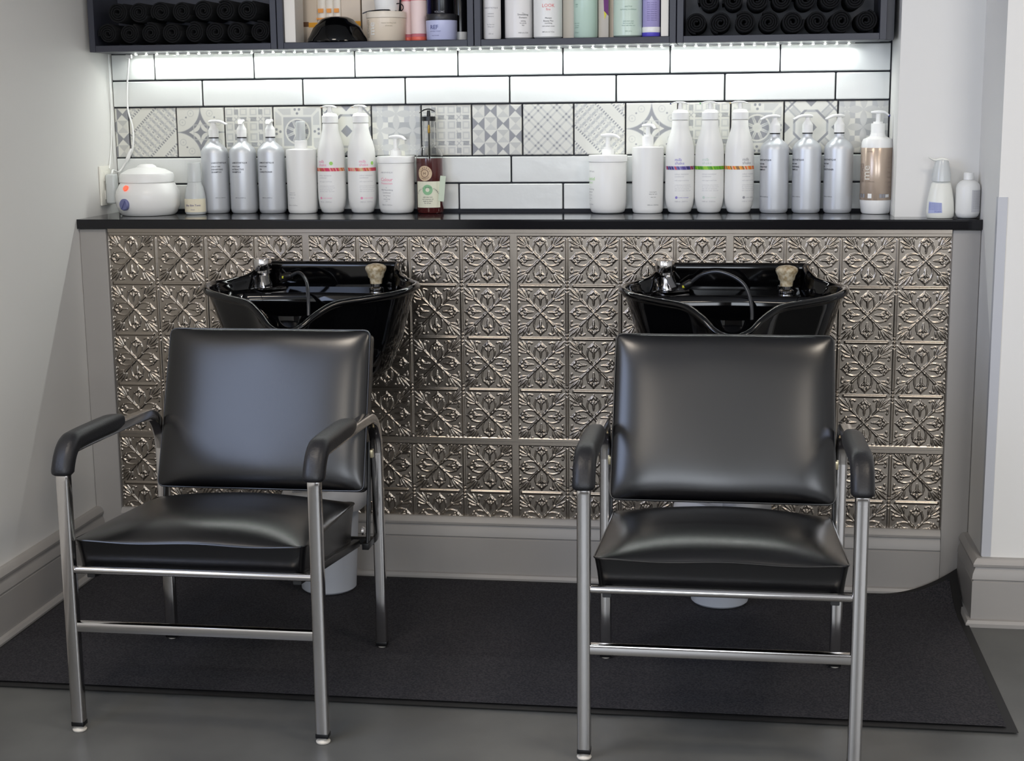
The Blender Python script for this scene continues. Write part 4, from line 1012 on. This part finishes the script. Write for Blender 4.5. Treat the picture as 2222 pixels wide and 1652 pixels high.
# cream jar
def jar_prof(h): return lambda R: [(0, .001), (R*.92, .001), (R*.97, .004), (R, h*.9), (R, h), (0, h)]
t, R = cyl_item('hair_mask_jar', 'wide cream jar with glossy script beside the black bowl', 'jar', 797, 880, .165, jar_prof(.066), pm('cream jar plastic', (226, 212, 192), .3))
bm = B(); lathe(bm, [(R*1.0, .0665), (R*1.025, .068), (R*1.025, .082), (R*1.0, .0845), (0, .085)], 48); mkobj('lid', bm, pm('cream lid plastic', (232, 222, 206), .3), t)
bm = B(); f = on_cyl(R, -.42, .036, e=.0008); text_bm(bm, 'me', .030, lambda x, y: f(-y, x), bold=.0004); mkobj('lettering', bm, pm('gloss white print', (250, 248, 242), .1, .2), t, smooth=False)
bm = B(); f2 = on_cyl(R, -.80, .036, e=.0008); text_bm(bm, 'BLOND', .015, lambda x, y: f2(-y, x)); text_bm(bm, 'intense bonding mask', .005, on_cyl(R, .35, .050, e=.0008)); text_bm(bm, 'all blondes', .005, on_cyl(R, .35, .042, e=.0008)); mkobj('lettering', bm, pm('jar grey print', (170, 160, 140), .5), t, smooth=False)
xj, Rj = t.location.x, R
t = thing('white_jar', 'small white jar standing on top of the cream jar', 'jar', (xj+.003, .165, SZ+.0855))
bm = B(); lathe(bm, [(0, .0005), (.032, .0005), (.0345, .004), (.038, .045), (.039, .060), (0, .060)], 40); mkobj('jar_body', bm, white_pl, t)
ring = smooth_path([(xj+.040+.015*math.cos(a), .150, SZ+.096+.0115*math.sin(a)) for a in [2*PI*i/16 for i in range(17)]], 2)
bm = B(); tube(bm, ring, .0016, 8)
tube(bm, smooth_path([(xj-.063, .135, SZ+.080), (xj-.050, .137, SZ+.085), (xj-.035, .14, SZ+.0875), (xj+.0, .122, SZ+.0885), (xj+.026, .145, SZ+.0885)], 4), .0018, 8)
setp(mkobj('hair_clip', bm, pm('dark steel', (50, 50, 54), .3, .8)), 'dark steel loop handled tool lying across the cream jar lid', 'tool')
pinkc = pm('pink shampoo plastic', (236, 140, 150), .2, trans=.2); pinklab = pm('pale pink label', (238, 214, 210), .5); cor = pm('coral plastic', (232, 110, 92), .35)
def bprof(h, n=.45): return lambda R: [(0, .001), (R*.9, .001), (R, .005), (R, h*.8), (R*.92, h*.86), (R*n, h*.9), (R*n, h), (0, h)]
for a, b, y, lb in ((872, 898, .20, 'pink bottle touching the cream jar'), (893, 926, .175, 'pink bottle with pale ribbed label beside the lavender jar')):
    t, R = cyl_item('pink_bottle', lb, 'bottle', a, b, y, bprof(.20), pinkc, 'pink bottles in the bowl cabinet')
    bm = B(); lathe(bm, [(R+.0003, .0215), (R+.0008, .022), (R+.0008, .115), (R+.0003, .1155)], 36); lab = mkobj('label', bm, pinklab, t)
    bm = B(); lathe(bm, [(R+.0004, .002), (R+.0010, .003), (R+.0010, .012), (R+.0004, .013)], 36); mkobj('coral_base', bm, cor, t)
t, R = cyl_item('black_bottle', 'black bottle with white print behind the lavender jar', 'bottle', 936, 985, .225, bprof(.21), pm('black bottle plastic', (16, 15, 22), .25))
bm = B(); text_bm(bm, 'VOLUME', .008, on_cyl(R, -.1, .082), bold=.0001); text_bm(bm, 'SPRAY', .007, on_cyl(R, -.1, .073)); mkobj('lettering', bm, printgrey, t, smooth=False)
t, R = cyl_item('spray_can', 'slim black spray can with white base beside the cabinet divider', 'spray can', 985, 1014, .19, lambda R: [(0, .026), (R, .026), (R, .16), (R*.8, .175), (R*.5, .18), (R*.5, .2), (0, .2)], pm('glossy black can', (12, 12, 15), .15))
bm = B(); lathe(bm, [(0, .001), (R*.97, .001), (R*1.02, .006), (R*1.02, .0255), (0, .0255)], 32); mkobj('base_cap', bm, white_pl, t)
t, R = cyl_item('violet_bottle', 'violet bottle between the pink bottle and black bottle', 'bottle', 917, 937, .245, bprof(.2), pm('violet plastic', (92, 84, 150), .3))
lav = pm('lavender jar plastic', (190, 194, 226), .3)
t, R = cyl_item('hair_mask_jar', 'lavender jar with black lid at the right of the bowl cabinet', 'jar', 925, 992, .145, jar_prof(.056), lav)
bm = B(); lathe(bm, [(0, .0565), (R*.99, .0565), (R*1.0, .058), (R*1.0, .072), (R*.97, .074), (0, .074)], 40); mkobj('lid', bm, pm('charcoal lid', (44, 44, 48), .35), t)
bm = B(); text_bm(bm, 'REF', .0165, on_cyl(R, -.32, .031, e=.0008), bold=.0002); text_bm(bm, 'cool silver masque', .0045, on_cyl(R, -.25, .024, e=.0008)); text_bm(bm, 'vegan formula', .004, on_cyl(R, -.25, .012, e=.0008)); mkobj('lettering', bm, pm('slate print', (100, 104, 150), .5), t, smooth=False)
# third cabinet
wp = pm('pearl white bottle', (232, 230, 228), .3); mint = pm('mint plastic', (196, 220, 206), .25); mintlab = pm('mint print', (130, 160, 148), .5)
def words(t, R, ang, rows_, mat, flat=None):
    bm = B()
    for s_, z_, sz in rows_: text_bm(bm, s_, sz, on_cyl(R, ang, z_, e=.0006) if flat is None else on_flat(0, flat, z_))
    mkobj('lettering', bm, mat, t, smooth=False)
t, R = cyl_item('white_bottle', 'slim white bottle at the left end of the mint bottle cabinet', 'bottle', 1049, 1087, .14, bprof(.21), wp)
words(t, R, 0, (('LABIOSTHETIQUE', .086, .0055), ('volume', .070, .006), ('shampoo', .063, .005), ('for fine hair', .04, .0045), ('lifting care', .034, .0045), ('250 ml', .014, .005)), printgrey)
t, R = cyl_item('white_bottle', 'white bottle with black lines behind the slim white bottle', 'bottle', 1096, 1157, .165, bprof(.23), wp)
words(t, R, .42, (('La', .071, .005), ('Smoothing', .066, .0075), ('Shampoo', .058, .0065), ('calming', .049, .005), ('for unruly', .043, .005), ('hair', .037, .005), ('1000 ml e 33.8', .016, .005)), printblack)
t, R = cyl_item('white_bottle', 'white bottle with red lettering beside the cream carton', 'bottle', 1158, 1220, .14, bprof(.23), white_sat)
words(t, R, .15, (('Masque', .054, .0062), ('Beauty Plus', .046, .0062), ('nourishing', .040, .005), ('rich colour cream', .032, .005), ('200 ml e 6.7 fl.oz.', .016, .005)), printblack)
words(t, R, .15, (('LOOK', .086, .013), ('fine', .077, .009)), pm('red print', (226, 110, 110), .5))
box_item('product_box', 'cream carton between white bottle and mint bottle', 'box', 1221, 1246, .17, .25, .20, pm('grey cream card', (214, 206, 194), .5))
t, R = cyl_item('mint_bottle', 'mint green bottle beside the cream carton', 'bottle', 1245, 1297, .16, bprof(.21), mint, 'mint green bottles')
words(t, R, -.75, (('mint', .092, .006), ('cool', .086, .005), ('fresh care', .040, .005), ('for scalp', .034, .005), ('and hair', .028, .005), ('250 ml', .014, .005)), mintlab)
t, w2, d2 = box_item('product_box', 'grey carton with purple and yellow corner between two mint bottles', 'box', 1298, 1321, .165, .24, .21, pm('grey beige card', (196, 188, 178), .5))
bm = B(); yv = -d2-.0006
v = [bm.verts.new(p) for p in ((w2*.0, yv, .115), (w2*.95, yv, .115), (w2*.95, yv, .062), (w2*.1, yv, .076))]; bm.faces.new(v); mkobj('purple_patch', bm, pm('purple ink', (104, 30, 110), .5), t, smooth=False, recalc=False)
bm = B(); v = [bm.verts.new(p) for p in ((w2*.1, yv-.0002, .076), (w2*.6, yv-.0002, .068), (w2*.2, yv-.0002, .052))]; bm.faces.new(v); mkobj('yellow_patch', bm, pm('yellow ink', (222, 210, 60), .5), t, smooth=False, recalc=False)
box_item('product_box', 'slim beige carton pressed against the right mint bottle', 'box', 1322, 1332, .18, .25, .20, cream)
t, R = cyl_item('mint_bottle', 'large pale mint bottle beside the lavender bottle', 'bottle', 1331, 1394, .14, bprof(.22), pm('pale mint plastic', (204, 222, 208), .22), 'mint green bottles')
words(t, R, .1, (('anti frizz', .082, .006), ('hydrating conditioner', .074, .0055), ('with fresh mint', .042, .005), ('for normal hair', .036, .005), ('rinse well after use', .030, .005), ('300 ml e', .014, .0055)), mintlab)
t, R = cyl_item('lavender_bottle', 'lavender bottle with white band and blue base in the mint bottle cabinet', 'bottle', 1394, 1432, .135, bprof(.21), pm('lavender plastic', (168, 160, 208), .3))
bm = B(); lathe(bm, [(R+.0004, .012), (R+.0009, .013), (R+.0009, .026), (R+.0004, .027)], 32); mkobj('white_band', bm, white_pl, t)
bm = B(); lathe(bm, [(R+.0004, .001), (R+.0009, .002), (R+.0009, .0115), (R+.0004, .012)], 32); mkobj('blue_band', bm, pm('blue band ink', (84, 74, 190), .4), t)
words(t, R, .15, tuple(('silver shine care', .092-.006*k, .0045) for k in range(9)), pm('violet small print', (120, 108, 160), .5))
box_item('product_box', 'narrow white carton at the right end of the mint bottle cabinet', 'box', 1434, 1451, .112, .20, .20, whitecard)
